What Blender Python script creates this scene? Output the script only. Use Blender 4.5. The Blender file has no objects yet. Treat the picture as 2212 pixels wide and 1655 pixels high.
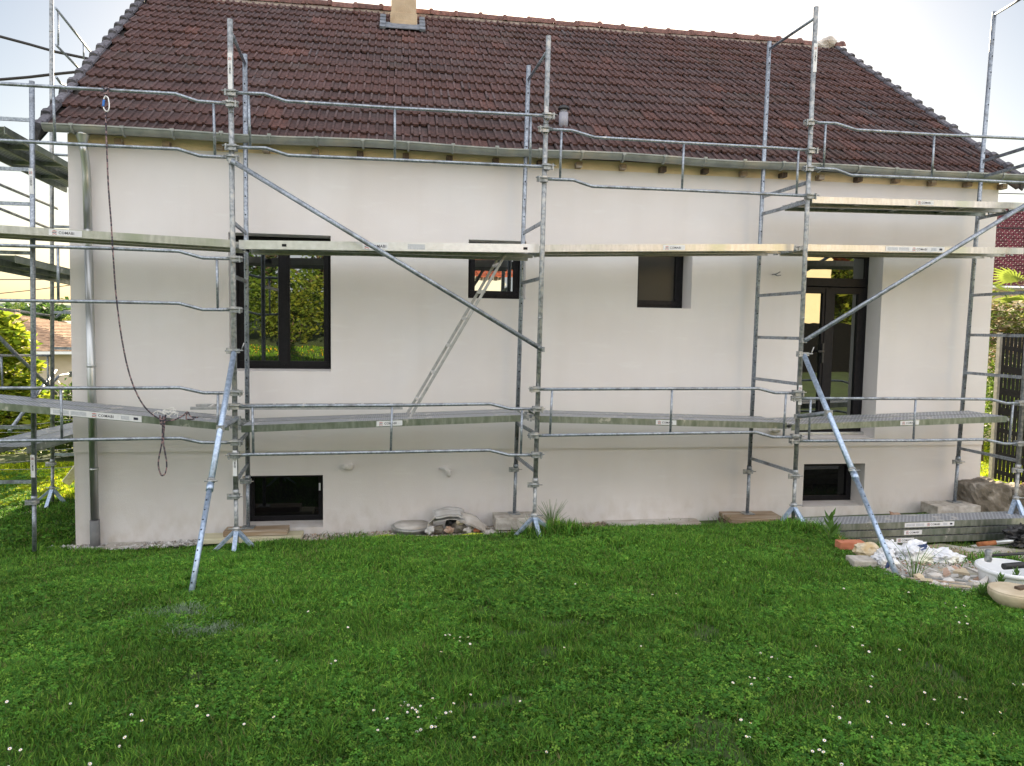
import bpy, math, random
import numpy as np
from mathutils import Vector, Matrix, noise as mnoise
random.seed(7); RNG = np.random.default_rng(11)
S = bpy.context.scene; COL = S.collection
R = math.radians

# ------------------------------------------------------------------ camera
CAM = Vector((-1.0322, -8.8592, 2.5498)); F = 1606.7; CU, CV = 1106.0, 827.5
YAW, PIT, ROL = R(-8.7315), R(-4.1949), R(0.9177)
FW = Vector((math.sin(-YAW)*math.cos(PIT), math.cos(YAW)*math.cos(PIT), math.sin(PIT)))
rt0 = Vector((math.cos(YAW), -math.sin(-YAW), 0)); up0 = rt0.cross(FW)
RT = math.cos(ROL)*rt0 + math.sin(ROL)*up0; UP = -math.sin(ROL)*rt0 + math.cos(ROL)*up0
cd = bpy.data.cameras.new('camera'); cam = bpy.data.objects.new('camera', cd); COL.objects.link(cam)
cam.matrix_world = Matrix(((RT.x, UP.x, -FW.x, CAM.x), (RT.y, UP.y, -FW.y, CAM.y), (RT.z, UP.z, -FW.z, CAM.z), (0, 0, 0, 1)))
cd.sensor_width = 36; cd.lens = F/2212*36; cd.clip_start = .05; cd.clip_end = 3000
S.camera = cam
# ------------------------------------------------------------------ world, sun, exposure
SUN_EL, SUN_AZ = R(17.5), R(10)        # azimuth clockwise from +Y, behind the house
W = bpy.data.worlds.new('World'); S.world = W; W.use_nodes = True
nt = W.node_tree; nt.nodes.clear()
sky = nt.nodes.new('ShaderNodeTexSky'); sky.sky_type = 'NISHITA'; sky.sun_disc = False
sky.sun_elevation = SUN_EL; sky.sun_rotation = SUN_AZ; sky.air_density = 1.0; sky.dust_density = 1.6; sky.ozone_density = 1.0
hsv = nt.nodes.new('ShaderNodeHueSaturation'); hsv.inputs['Saturation'].default_value = 1.0
# added fill in the sky dome: bright behind the camera, dimmed towards the sun
wtc = nt.nodes.new('ShaderNodeTexCoord'); wsx = nt.nodes.new('ShaderNodeSeparateXYZ'); nt.links.new(wtc.outputs['Generated'], wsx.inputs[0])
wmr = nt.nodes.new('ShaderNodeMapRange'); wmr.interpolation_type = 'SMOOTHSTEP'; wmr.inputs[1].default_value = .55; wmr.inputs[2].default_value = -.35; wmr.inputs[3].default_value = 0; wmr.inputs[4].default_value = 1
nt.links.new(wsx.outputs[1], wmr.inputs[0])
wmx = nt.nodes.new('ShaderNodeMix'); wmx.data_type = 'RGBA'; nt.links.new(wmr.outputs[0], wmx.inputs[0])
wcl = nt.nodes.new('ShaderNodeVectorMath'); wcl.operation = 'SCALE'; wcl.inputs['Scale'].default_value = .24
wgr = nt.nodes.new('ShaderNodeRGB'); wgr.outputs[0].default_value = (3.52, 3.52, 3.70, 1)
bg = nt.nodes.new('ShaderNodeBackground'); bg.inputs[1].default_value = .13
wo = nt.nodes.new('ShaderNodeOutputWorld')
nt.links.new(sky.outputs[0], hsv.inputs['Color']); nt.links.new(hsv.outputs[0], wcl.inputs[0]); nt.links.new(wcl.outputs[0], wmx.inputs[6]); nt.links.new(wgr.outputs[0], wmx.inputs[7]); nt.links.new(wmx.outputs[2], bg.inputs[0]); nt.links.new(bg.outputs[0], wo.inputs[0])
sd = bpy.data.lights.new('sun', 'SUN'); sd.energy = 5.0; sd.angle = R(.5); sd.color = (1, .83, .58)
sun = bpy.data.objects.new('sun', sd); COL.objects.link(sun)
sv = Vector((math.sin(SUN_AZ)*math.cos(SUN_EL), math.cos(SUN_AZ)*math.cos(SUN_EL), math.sin(SUN_EL)))
sun.rotation_euler = sv.to_track_quat('Z', 'Y').to_euler(); sun.location = (0, 0, 30)
S.view_settings.view_transform = 'Standard'; S.view_settings.look = 'None'
S.view_settings.exposure = 2.12; S.view_settings.gamma = 1
S.render.engine = 'CYCLES'

# ------------------------------------------------------------------ picking points on real planes
def bp(u, v, Y=None, Z=None, X=None):
    d = RT*((u-CU)/F) + UP*((CV-v)/F) + FW
    if Y is not None: t = (Y-CAM.y)/d.y
    elif Z is not None: t = (Z-CAM.z)/d.z
    else: t = (X-CAM.x)/d.x
    return CAM + d*t
GX = np.array([-400, -30, -7, -4.8, -2.6, .4, 3.4, 3.75, 7, 12, 40, 400.])
GY = np.array([-400, -60, -25, -14, -9, -6, -3.3, -2.6, -1.9, -1.1, -.8, -.45, 0, 3, 9, 20, 60, 400])
GZ = np.array([
 [9]*12, [4.6]*12, [2.3]*12, [1.35]*12, [.95]*12, [.72]*12,
 [.3,.3,.35,.42,.5,.52,.54,.5,.42,.4,.4,.4],
 [.2,.2,.25,.32,.43,.48,.5,.42,.3,.3,.3,.3],
 [.1,.1,.15,.25,.38,.45,.46,.20,.22,.3,.3,.3],
 [.05,.05,.1,.14,.265,.345,.39,.15,.18,.3,.3,.3],
 [.02,.02,.07,.08,.14,.20,.24,.15,.18,.25,.3,.3],
 [0,0,.05,.03,.10,.16,.18,.17,.2,.25,.3,.3],
 [0,0,0,0,.05,.12,.15,.15,.2,.25,.3,.3],
 [-.3,-.3,.05,.05,.05,.1,.1,.1,.1,.15,.3,.3],
 [-2,-1.2,-.1,0,0,0,0,0,.0,.0,.3,.3],
 [-4,-3,-1.6,-1,-.5,0,0,0,0,0,.3,.3],
 [-6,-5,-4,-3,-2,-1,0,0,0,0,0,0],
 [-6,-6,-6,-6,-6,-6,-5,-5,-5,-5,-4,-4]], float)
def hg(X, Y):
    X = np.asarray(X, float); Y = np.asarray(Y, float)
    i = np.clip(np.searchsorted(GX, X)-1, 0, len(GX)-2); j = np.clip(np.searchsorted(GY, Y)-1, 0, len(GY)-2)
    a = (X-GX[i])/(GX[i+1]-GX[i]); b = (Y-GY[j])/(GY[j+1]-GY[j])
    z = (GZ[j,i]*(1-a)+GZ[j,i+1]*a)*(1-b) + (GZ[j+1,i]*(1-a)+GZ[j+1,i+1]*a)*b
    near = np.clip(1-np.abs(Y)/30, 0, 1)
    return z + .012*np.sin(X*2.3+Y*1.1)*near*(np.abs(Y) > .3)
def vnoise(x, y, s, seed=0):
    r = np.random.default_rng(seed); n = 64; g = r.random((n,n)); u, v = x*s, y*s; i, j = np.floor(u).astype(int), np.floor(v).astype(int); a, b = u-i, v-j; a = a*a*(3-2*a); b = b*b*(3-2*b)
    q = lambda di, dj: g[(i+di)%n, (j+dj)%n]
    return (q(0,0)*(1-a)+q(1,0)*a)*(1-b)+(q(0,1)*(1-a)+q(1,1)*a)*b
def gp(u, v):
    z = .4
    for _ in range(25): p = bp(u, v, Z=z); z = .5*z + .5*float(hg(p.x, p.y))
    return bp(u, v, Z=z)

# ------------------------------------------------------------------ materials
MATS = {}
def nodes_mat(name):
    m = bpy.data.materials.new(name); m.use_nodes = True; MATS[name] = m
    return m, m.node_tree, m.node_tree.nodes['Principled BSDF']
def mat(name, c1, c2=None, scale=8, rough=.7, metal=0, bump=0, bscale=40, detail=5, spec=.5, c3=None, s3=1.2, stretch=None, rvar=0):
    m, t, b = nodes_mat(name)
    b.inputs['Roughness'].default_value = rough; b.inputs['Metallic'].default_value = metal
    b.inputs['Specular IOR Level'].default_value = spec
    tc = t.nodes.new('ShaderNodeTexCoord'); src = tc.outputs['Object']
    if stretch:
        mp = t.nodes.new('ShaderNodeMapping'); mp.inputs['Scale'].default_value = stretch
        t.links.new(src, mp.inputs[0]); src = mp.outputs[0]
    if c2 is None: b.inputs['Base Color'].default_value = (*c1, 1)
    else:
        n = t.nodes.new('ShaderNodeTexNoise'); n.inputs['Scale'].default_value = scale; n.inputs['Detail'].default_value = detail
        t.links.new(src, n.inputs[0])
        r = t.nodes.new('ShaderNodeValToRGB'); r.color_ramp.elements[0].position = .35; r.color_ramp.elements[1].position = .65
        r.color_ramp.elements[0].color = (*c1, 1); r.color_ramp.elements[1].color = (*c2, 1)
        t.links.new(n.outputs[0], r.inputs[0]); out = r.outputs[0]
        if c3 is not None:
            n3 = t.nodes.new('ShaderNodeTexNoise'); n3.inputs['Scale'].default_value = s3; n3.inputs['Detail'].default_value = 6
            t.links.new(src, n3.inputs[0])
            r3 = t.nodes.new('ShaderNodeValToRGB'); r3.color_ramp.elements[0].position = .5; r3.color_ramp.elements[1].position = .7
            t.links.new(n3.outputs[0], r3.inputs[0])
            mx = t.nodes.new('ShaderNodeMix'); mx.data_type = 'RGBA'
            t.links.new(r3.outputs[0], mx.inputs[0]); t.links.new(out, mx.inputs[6]); mx.inputs[7].default_value = (*c3, 1)
            out = mx.outputs[2]
        t.links.new(out, b.inputs['Base Color'])
        if rvar:
            mr = t.nodes.new('ShaderNodeMapRange'); mr.inputs[3].default_value = rough-rvar; mr.inputs[4].default_value = rough+rvar
            t.links.new(n.outputs[0], mr.inputs[0]); t.links.new(mr.outputs[0], b.inputs['Roughness'])
    if bump:
        n2 = t.nodes.new('ShaderNodeTexNoise'); n2.inputs['Scale'].default_value = bscale; n2.inputs['Detail'].default_value = 6
        t.links.new(src, n2.inputs[0])
        bm = t.nodes.new('ShaderNodeBump'); bm.inputs['Strength'].default_value = bump; bm.inputs['Distance'].default_value = .01
        t.links.new(n2.outputs[0], bm.inputs['Height']); t.links.new(bm.outputs[0], b.inputs['Normal'])
    return m
def attr_mat(name, rough=.8, trans=0, spec=.4, bump=0, bscale=60, mul=None):
    """colour from the per-face/vertex attribute 'col' (every leaf, blade or tile has its own shade)"""
    m, t, b = nodes_mat(name)
    a = t.nodes.new('ShaderNodeAttribute'); a.attribute_name = 'col'; out = a.outputs['Color']
    b.inputs['Roughness'].default_value = rough; b.inputs['Specular IOR Level'].default_value = spec
    if mul:
        tc = t.nodes.new('ShaderNodeTexCoord'); n = t.nodes.new('ShaderNodeTexNoise'); n.inputs['Scale'].default_value = mul; n.inputs['Detail'].default_value = 8
        t.links.new(tc.outputs['Object'], n.inputs[0])
        mr = t.nodes.new('ShaderNodeMapRange'); mr.inputs[1].default_value = .3; mr.inputs[2].default_value = .7; mr.inputs[3].default_value = .55; mr.inputs[4].default_value = 1.4
        t.links.new(n.outputs[0], mr.inputs[0])
        vm = t.nodes.new('ShaderNodeVectorMath'); vm.operation = 'SCALE'
        t.links.new(out, vm.inputs[0]); t.links.new(mr.outputs[0], vm.inputs['Scale']); out = vm.outputs[0]
    t.links.new(out, b.inputs['Base Color'])
    if trans:
        tr = t.nodes.new('ShaderNodeBsdfTranslucent'); mx = t.nodes.new('ShaderNodeMixShader'); mx.inputs[0].default_value = trans
        t.links.new(out, tr.inputs[0]); t.links.new(b.outputs[0], mx.inputs[1]); t.links.new(tr.outputs[0], mx.inputs[2])
        t.links.new(mx.outputs[0], t.nodes['Material Output'].inputs[0])
    if bump:
        tc = t.nodes.new('ShaderNodeTexCoord'); n2 = t.nodes.new('ShaderNodeTexNoise'); n2.inputs['Scale'].default_value = bscale; n2.inputs['Detail'].default_value = 6
        t.links.new(tc.outputs['Object'], n2.inputs[0])
        bm = t.nodes.new('ShaderNodeBump'); bm.inputs['Strength'].default_value = bump; bm.inputs['Distance'].default_value = .01
        t.links.new(n2.outputs[0], bm.inputs['Height']); t.links.new(bm.outputs[0], b.inputs['Normal'])
    return m
mat('render', (.71,.675,.655), (.75,.725,.71), scale=.9, rough=.93, bump=.25, bscale=140, c3=(.69,.65,.62), s3=.5, spec=.2)
mat('ochre', (.84,.69,.46), (.76,.61,.38), scale=5, rough=.95, bump=.3, bscale=60, spec=.2)
mat('galv', (.22,.25,.29), (.42,.46,.51), scale=55, rough=.48, metal=.75, bump=.12, bscale=120, c3=(.17,.18,.19), s3=9, rvar=.08)
mat('galv_bright', (.30,.39,.52), (.50,.60,.74), scale=35, rough=.42, metal=.7, bump=.1, bscale=90, rvar=.1)
mat('galv_worn', (.20,.215,.22), (.42,.44,.45), scale=30, rough=.55, metal=.65, bump=.2, bscale=90, c3=(.52,.50,.46), s3=14, rvar=.1)
mat('deck_sunny', (.46,.45,.42), (.60,.585,.55), scale=14, rough=.36, metal=.8, bump=.08, bscale=50, c3=(.42,.44,.36), s3=1.4, stretch=(2,1,.6), rvar=.08)  # warm reflected sunlight of the upper decks is put into this base colour
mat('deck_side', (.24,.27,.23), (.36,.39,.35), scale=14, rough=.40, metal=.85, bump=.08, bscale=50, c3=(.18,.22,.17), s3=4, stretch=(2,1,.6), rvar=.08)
mat('alu', (.66,.66,.65), (.74,.74,.73), scale=20, rough=.36, metal=.8, bump=.05, bscale=50, rvar=.08)
mat('alu_dull', (.30,.31,.30), (.42,.42,.41), scale=20, rough=.5, metal=.6, bump=.1, bscale=70)
mat('zinc', (.24,.26,.24), (.34,.36,.34), scale=7, rough=.55, metal=.4, bump=.1, bscale=30, c3=(.40,.38,.32), s3=3, rvar=.08)
mat('zinc_pipe', (.42,.44,.43), (.55,.57,.57), scale=4, rough=.34, metal=.85, bump=.05, bscale=14, c3=(.36,.36,.32), s3=3, stretch=(1,1,.35))
mat('dark_pipe', (.16,.165,.17), (.21,.21,.215), scale=12, rough=.6)
mat('lead', (.13,.145,.17), (.22,.24,.27), scale=10, rough=.6, metal=.2, bump=.3, bscale=30)
mat('hole', (.008,.008,.01), rough=.9)
mat('frame_dark', (.010,.010,.012), (.016,.015,.018), scale=30, rough=.42, bump=.03, spec=.18)
mat('interior', (.004,.004,.005), rough=.9, spec=.1)
mat('sticker', (.74,.75,.76), (.66,.67,.68), scale=20, rough=.4)
mat('sticker_grey', (.45,.47,.50), (.55,.57,.6), scale=60, rough=.45)
mat('ink', (.02,.022,.04), rough=.5); mat('ink_red', (.45,.05,.03), rough=.5)
mat('wood', (.22,.15,.09), (.34,.25,.16), scale=8, rough=.85, bump=.4, bscale=30, stretch=(.25,4,4), c3=(.55,.50,.44), s3=5)
mat('wood_pale', (.50,.46,.30), (.62,.58,.42), scale=8, rough=.85, bump=.2, stretch=(.25,4,4))
mat('wood_dark', (.06,.04,.028), (.13,.09,.06), scale=10, rough=.9, bump=.5, stretch=(3,3,.4))
mat('concrete', (.33,.30,.26), (.47,.44,.39), scale=16, rough=.95, bump=.5, bscale=60, c3=(.60,.57,.53), s3=7)
mat('concrete_pale', (.50,.47,.43), (.64,.61,.57), scale=9, rough=.95, bump=.4, bscale=70, c3=(.40,.34,.28), s3=3)
mat('stone_old', (.10,.085,.065), (.20,.175,.14), scale=5, rough=.95, bump=1, bscale=22, c3=(.34,.31,.27), s3=4.5)
mat('stone_ochre', (.55,.42,.24), (.70,.64,.52), scale=9, rough=.9, bump=.6, bscale=25, c3=(.36,.20,.07), s3=5)
mat('stone_cream', (.50,.41,.28), (.64,.55,.40), scale=7, rough=.9, bump=.35, bscale=30)
mat('brick', (.42,.14,.075), (.52,.20,.11), scale=14, rough=.9, bump=.4, bscale=60)
mat('terracotta', (.40,.24,.16), (.55,.42,.34), scale=10, rough=.9, bump=.4)
mat('debris_white', (.62,.61,.60), (.50,.48,.45), scale=8, rough=.9, bump=.4)
mat('white_plastic', (.80,.82,.83), rough=.35)
mat('bag', (.66,.68,.72), (.80,.81,.83), scale=5, rough=.3, bump=.5, bscale=12, c3=(.72,.70,.48), s3=2.2)
mat('bag_print', (.03,.06,.16), rough=.4)
mat('black_plastic', (.012,.012,.014), (.03,.03,.03), scale=20, rough=.45, bump=.3)
mat('rust', (.22,.07,.025), (.36,.14,.05), scale=18, rough=.9, bump=.4)
mat('hose', (.52,.62,.04), (.62,.70,.10), scale=12, rough=.5)
mat('string', (.80,.78,.74), rough=.8)
mat('blue', (.03,.16,.50), rough=.35, metal=.3)
mat('cable', (.025,.022,.022), rough=.7)
mat('soil', (.045,.065,.020), (.065,.105,.025), scale=3, rough=1, bump=.5, bscale=20)
mat('pad', (.36,.34,.31), (.52,.50,.46), scale=6, rough=.95, bump=.5, bscale=40, c3=(.20,.19,.10), s3=1.6)
mat('bark', (.07,.05,.035), (.14,.10,.07), scale=12, rough=.95, bump=.6, stretch=(3,3,.5))
mat('cream_wall', (.72,.60,.40), (.76,.64,.44), scale=3, rough=.95, bump=.1)
mat('white_wall', (.72,.73,.75), (.78,.78,.78), scale=3, rough=.95)
mat('beige_wall', (.55,.47,.36), (.60,.52,.42), scale=3, rough=.95)
mat('chimney', (.42,.32,.21), (.50,.39,.27), scale=6, rough=.95, bump=.5, bscale=50, c3=(.34,.24,.15), s3=3)
mat('mortar', (.16,.12,.10), (.30,.25,.20), scale=12, rough=.95, bump=.7)
mat('petal', (.85,.83,.85), rough=.7); mat('yolk', (.75,.5,.03), rough=.7); mat('stem', (.10,.20,.04), rough=.7)
mat('fence_black', (.006,.007,.009), (.012,.014,.018), scale=30, rough=.5, spec=.2)
attr_mat('grass', rough=.6, trans=.42, spec=.18); attr_mat('leaf', rough=.5, trans=.5, spec=.3); attr_mat('tile', rough=.78, bump=.5, bscale=90, mul=24); attr_mat('pebble', rough=.9)
attr_mat('far_tile', rough=.9, bump=.3, mul=6)
# rope with its woven fleck
m_, t_, b_ = nodes_mat('rope'); w_ = t_.nodes.new('ShaderNodeTexVoronoi'); w_.inputs['Scale'].default_value = 45; c_ = t_.nodes.new('ShaderNodeTexCoord')
r_ = t_.nodes.new('ShaderNodeValToRGB'); r_.color_ramp.interpolation = 'CONSTANT'; r_.color_ramp.elements[0].color = (.05,.045,.06,1); r_.color_ramp.elements[1].position = .6; r_.color_ramp.elements[1].color = (.30,.20,.20,1)
t_.links.new(c_.outputs['Object'], w_.inputs[0]); t_.links.new(w_.outputs['Distance'], r_.inputs[0]); t_.links.new(r_.outputs[0], b_.inputs['Base Color']); b_.inputs['Roughness'].default_value = .9
# perforated deck sheet: rows of pressed slots
m_, t_, b_ = nodes_mat('deck_top'); c_ = t_.nodes.new('ShaderNodeTexCoord'); mp_ = t_.nodes.new('ShaderNodeMapping'); mp_.inputs['Scale'].default_value = (1, 1, 1)
br_ = t_.nodes.new('ShaderNodeTexBrick'); br_.inputs['Scale'].default_value = 1; br_.inputs['Brick Width'].default_value = .046; br_.inputs['Row Height'].default_value = .03
br_.inputs['Mortar Size'].default_value = .009; br_.inputs['Mortar Smooth'].default_value = .4
br_.inputs['Color1'].default_value = (.09,.10,.12,1); br_.inputs['Color2'].default_value = (.16,.17,.19,1); br_.inputs['Mortar'].default_value = (.46,.48,.52,1)
nz_ = t_.nodes.new('ShaderNodeTexNoise'); nz_.inputs['Scale'].default_value = 7; nz_.inputs['Detail'].default_value = 6; rr_ = t_.nodes.new('ShaderNodeValToRGB'); rr_.color_ramp.elements[0].position = .60; rr_.color_ramp.elements[1].position = .68
mx_ = t_.nodes.new('ShaderNodeMix'); mx_.data_type = 'RGBA'; mx_.inputs[7].default_value = (.55,.54,.52,1)
t_.links.new(c_.outputs['Object'], mp_.inputs[0]); t_.links.new(mp_.outputs[0], br_.inputs[0]); t_.links.new(mp_.outputs[0], nz_.inputs[0]); t_.links.new(nz_.outputs[0], rr_.inputs[0])
t_.links.new(rr_.outputs[0], mx_.inputs[0]); t_.links.new(br_.outputs[0], mx_.inputs[6]); t_.links.new(mx_.outputs[2], b_.inputs['Base Color'])
bu_ = t_.nodes.new('ShaderNodeBump'); bu_.inputs['Strength'].default_value = .6; bu_.inputs['Distance'].default_value = .01; t_.links.new(br_.outputs['Fac'], bu_.inputs['Height']); t_.links.new(bu_.outputs[0], b_.inputs['Normal'])
b_.inputs['Metallic'].default_value = .55; b_.inputs['Roughness'].default_value = .5
# solar-control glass, mirror-like over a dark room
def glass(name, fac, rough, base, wav):
    m_, t_, b_ = nodes_mat(name); b_.inputs['Base Color'].default_value = (*base,1); b_.inputs['Roughness'].default_value = .6; b_.inputs['Specular IOR Level'].default_value = .05
    gl_ = t_.nodes.new('ShaderNodeBsdfGlossy'); gl_.inputs['Roughness'].default_value = rough; gl_.inputs['Color'].default_value = (.85,.9,.86,1)
    nz_ = t_.nodes.new('ShaderNodeTexNoise'); nz_.inputs['Scale'].default_value = 2.2; bu_ = t_.nodes.new('ShaderNodeBump'); bu_.inputs['Strength'].default_value = wav; bu_.inputs['Distance'].default_value = .02
    c_ = t_.nodes.new('ShaderNodeTexCoord'); t_.links.new(c_.outputs['Object'], nz_.inputs[0]); t_.links.new(nz_.outputs[0], bu_.inputs['Height']); t_.links.new(bu_.outputs[0], gl_.inputs['Normal'])
    mx_ = t_.nodes.new('ShaderNodeMixShader'); mx_.inputs[0].default_value = fac
    t_.links.new(b_.outputs[0], mx_.inputs[1]); t_.links.new(gl_.outputs[0], mx_.inputs[2]); t_.links.new(mx_.outputs[0], t_.nodes['Material Output'].inputs[0])
glass('glass', .26, .010, (.002,.002,.003), .05); glass('glass_low', .05, .02, (.002,.002,.003), .05); glass('glass_frosted', .03, .30, (.016,.016,.018), .02)

# fresh render: faint runs, trowel marks and splashed dirt at the foot
t_ = MATS['render'].node_tree; b_ = t_.nodes['Principled BSDF']; old = b_.inputs['Base Color'].links[0].from_socket
c_ = t_.nodes.new('ShaderNodeTexCoord')
def wallnoise(scale, st, lo, hi, det=6):
    mp = t_.nodes.new('ShaderNodeMapping'); mp.inputs['Scale'].default_value = st; n = t_.nodes.new('ShaderNodeTexNoise'); n.inputs['Scale'].default_value = scale; n.inputs['Detail'].default_value = det
    r = t_.nodes.new('ShaderNodeMapRange'); r.inputs[1].default_value = lo; r.inputs[2].default_value = hi
    t_.links.new(c_.outputs['Object'], mp.inputs[0]); t_.links.new(mp.outputs[0], n.inputs[0]); t_.links.new(n.outputs[0], r.inputs[0]); return r.outputs[0]
def darken(col, fac, colr, amt):
    m1 = t_.nodes.new('ShaderNodeMath'); m1.operation = 'MULTIPLY'; m1.inputs[1].default_value = amt; t_.links.new(fac, m1.inputs[0])
    mx = t_.nodes.new('ShaderNodeMix'); mx.data_type = 'RGBA'; t_.links.new(m1.outputs[0], mx.inputs[0]); t_.links.new(col, mx.inputs[6]); mx.inputs[7].default_value = (*colr, 1); return mx.outputs[2]
o_ = darken(old, wallnoise(2.2, (1.6,1.6,.12), .50, .78), (.54,.50,.45), .13)
o_ = darken(o_, wallnoise(5, (.5,.5,2.4), .58, .75), (.80,.79,.77), .35)
sz = t_.nodes.new('ShaderNodeSeparateXYZ'); t_.links.new(c_.outputs['Object'], sz.inputs[0]); mz = t_.nodes.new('ShaderNodeMapRange'); mz.inputs[1].default_value = .55; mz.inputs[2].default_value = .0; t_.links.new(sz.outputs[2], mz.inputs[0])
mm = t_.nodes.new('ShaderNodeMath'); mm.operation = 'MULTIPLY'; t_.links.new(mz.outputs[0], mm.inputs[0]); t_.links.new(wallnoise(9, (1,1,.6), .42, .70), mm.inputs[1])
o_ = darken(o_, mm.outputs[0], (.42,.36,.27), .45)
t_.links.new(o_, b_.inputs['Base Color'])
# plaster splashes on the deck beams and tubes
for nm, th in (('deck_side', .66), ('galv_worn', .67), ('galv', .70), ('deck_sunny', .70)):
    t_ = MATS[nm].node_tree; b_ = t_.nodes['Principled BSDF']; old = b_.inputs['Base Color'].links[0].from_socket; c_ = t_.nodes.new('ShaderNodeTexCoord')
    f_ = wallnoise(6.5, (1,1,1), th, th+.03, 8); o_ = darken(old, f_, (.60,.585,.56), .8); t_.links.new(o_, b_.inputs['Base Color'])
# ------------------------------------------------------------------ mesh builder
def frame_of(d):
    d = Vector(d).normalized(); a = Vector((0, 0, 1)) if abs(d.z) < .9 else Vector((1, 0, 0))
    x = a.cross(d).normalized(); return x, d.cross(x)
class MB:
    def __init__(s, *mats): s.v = []; s.f = []; s.m = []; s.sm = []; s.mats = list(mats); s.col = None
    def mi(s, m):
        if m is None: return 0
        if m not in s.mats: s.mats.append(m)
        return s.mats.index(m)
    def face(s, idx, m=None, smooth=False): s.f.append(idx); s.m.append(s.mi(m)); s.sm.append(smooth)
    def pts(s, ps): n = len(s.v); s.v += [tuple(p) for p in ps]; return n
    def hexa(s, ps, m=None):
        n = s.pts(ps)
        for q in ((0,3,2,1),(4,5,6,7),(0,1,5,4),(1,2,6,5),(2,3,7,6),(3,0,4,7)): s.face([n+i for i in q], m)
    def box(s, a, b, m=None):
        (x0,y0,z0),(x1,y1,z1) = [min(p,q) for p,q in zip(a,b)], [max(p,q) for p,q in zip(a,b)]
        s.hexa([(x0,y0,z0),(x1,y0,z0),(x1,y1,z0),(x0,y1,z0),(x0,y0,z1),(x1,y0,z1),(x1,y1,z1),(x0,y1,z1)], m)
    def cbox(s, c, h, m=None, rot=None):
        M = rot or Matrix.Identity(3); c = Vector(c)
        s.hexa([c + M @ Vector((sx*h[0], sy*h[1], sz*h[2])) for sz in (-1,1) for sx,sy in ((-1,-1),(1,-1),(1,1),(-1,1))], m)
    def bar(s, p, q, w, h, m=None):         # rectangular bar
        p, q = Vector(p), Vector(q); x, y = frame_of(q-p)
        s.hexa([c + x*sx*w/2 + y*sy*h/2 for c in (p, q) for sx,sy in ((-1,-1),(1,-1),(1,1),(-1,1))], m)
    def tube(s, path, r, n=10, m=None, cap=True):
        P = [Vector(p) for p in path]; rr = r if isinstance(r, (list, tuple)) else [r]*len(P); rings = []; px = None
        for i, p in enumerate(P):
            d = (P[min(i+1, len(P)-1)] - P[max(i-1, 0)]).normalized()
            if px is None: x, y = frame_of(d)
            else: x = (px - d*px.dot(d)).normalized(); y = d.cross(x)
            px = x
            rings.append(s.pts([p + (x*math.cos(2*math.pi*k/n) + y*math.sin(2*math.pi*k/n))*rr[i] for k in range(n)]))
        for a, b in zip(rings, rings[1:]):
            for k in range(n): s.face([a+k, a+(k+1)%n, b+(k+1)%n, b+k], m, True)
        if cap: s.face([rings[0]+k for k in range(n)][::-1], m); s.face([rings[-1]+k for k in range(n)], m)
    def lathe(s, prof, c, n=24, m=None, axis=None):
        x, y = (Vector((1,0,0)), Vector((0,1,0))) if axis is None else frame_of(axis); a = Vector(axis).normalized() if axis else Vector((0,0,1)); c = Vector(c)
        rs = [s.pts([c + a*z + (x*math.cos(2*math.pi*k/n)+y*math.sin(2*math.pi*k/n))*r for k in range(n)]) for r, z in prof]
        for p, q in zip(rs, rs[1:]):
            for k in range(n): s.face([p+k, p+(k+1)%n, q+(k+1)%n, q+k], m, True)
        s.face([rs[0]+k for k in range(n)][::-1], m); s.face([rs[-1]+k for k in range(n)], m)
    def rock(s, c, r, m=None, sub=2, amp=.25, seed=0, flat=1):
        import bmesh
        b = bmesh.new(); bmesh.ops.create_icosphere(b, subdivisions=sub, radius=1)
        n = len(s.v)
        for v in b.verts:
            k = 1 + amp*mnoise.noise(v.co*1.7 + Vector((seed*3.1, seed*1.7, seed))) + amp*.5*mnoise.noise(v.co*4 + Vector((seed, 0, 0)))
            s.v.append((c[0]+v.co.x*r[0]*k, c[1]+v.co.y*r[1]*k, c[2]+v.co.z*r[2]*k))
        for f in b.faces: s.face([n+v.index for v in f.verts], m, not flat)
        b.free()
    def build(s, name, parent=None, bevel=0, world=False):
        me = bpy.data.meshes.new(name); v = s.v
        o = bpy.data.objects.new(name, me)
        off = Vector((0,0,0))
        if parent is not None: off = parent.location.copy(); g = parent.parent
        if parent is not None and parent.parent is not None: off = off + parent.parent.location
        if parent is None and not world and v:
            a = np.array(v); off = Vector(((a[:,0].min()+a[:,0].max())/2, (a[:,1].min()+a[:,1].max())/2, a[:,2].min())); o.location = off
        me.from_pydata([(p[0]-off.x, p[1]-off.y, p[2]-off.z) for p in v], [], s.f)
        for m in s.mats: me.materials.append(MATS[m])
        me.polygons.foreach_set('material_index', s.m); me.polygons.foreach_set('use_smooth', s.sm)
        if s.col is not None:
            at = me.color_attributes.new('col', 'FLOAT_COLOR', 'POINT'); at.data.foreach_set('color', np.array(s.col, np.float32).ravel())
        if parent is not None: o.parent = parent
        COL.objects.link(o)
        if bevel:
            b = o.modifiers.new('bevel', 'BEVEL'); b.width = bevel; b.segments = 2; b.limit_method = 'ANGLE'
        return o
def thing(name, loc, label, cat, group=None):
    o = bpy.data.objects.new(name, None); o.location = loc; o.empty_display_size = .1; COL.objects.link(o); return tag(o, label, cat, group)
def tag(o, label, cat=None, group=None, kind=None):
    if label: o['label'] = label
    if cat: o['category'] = cat
    if group: o['group'] = group
    if kind: o['kind'] = kind
    return o
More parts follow.
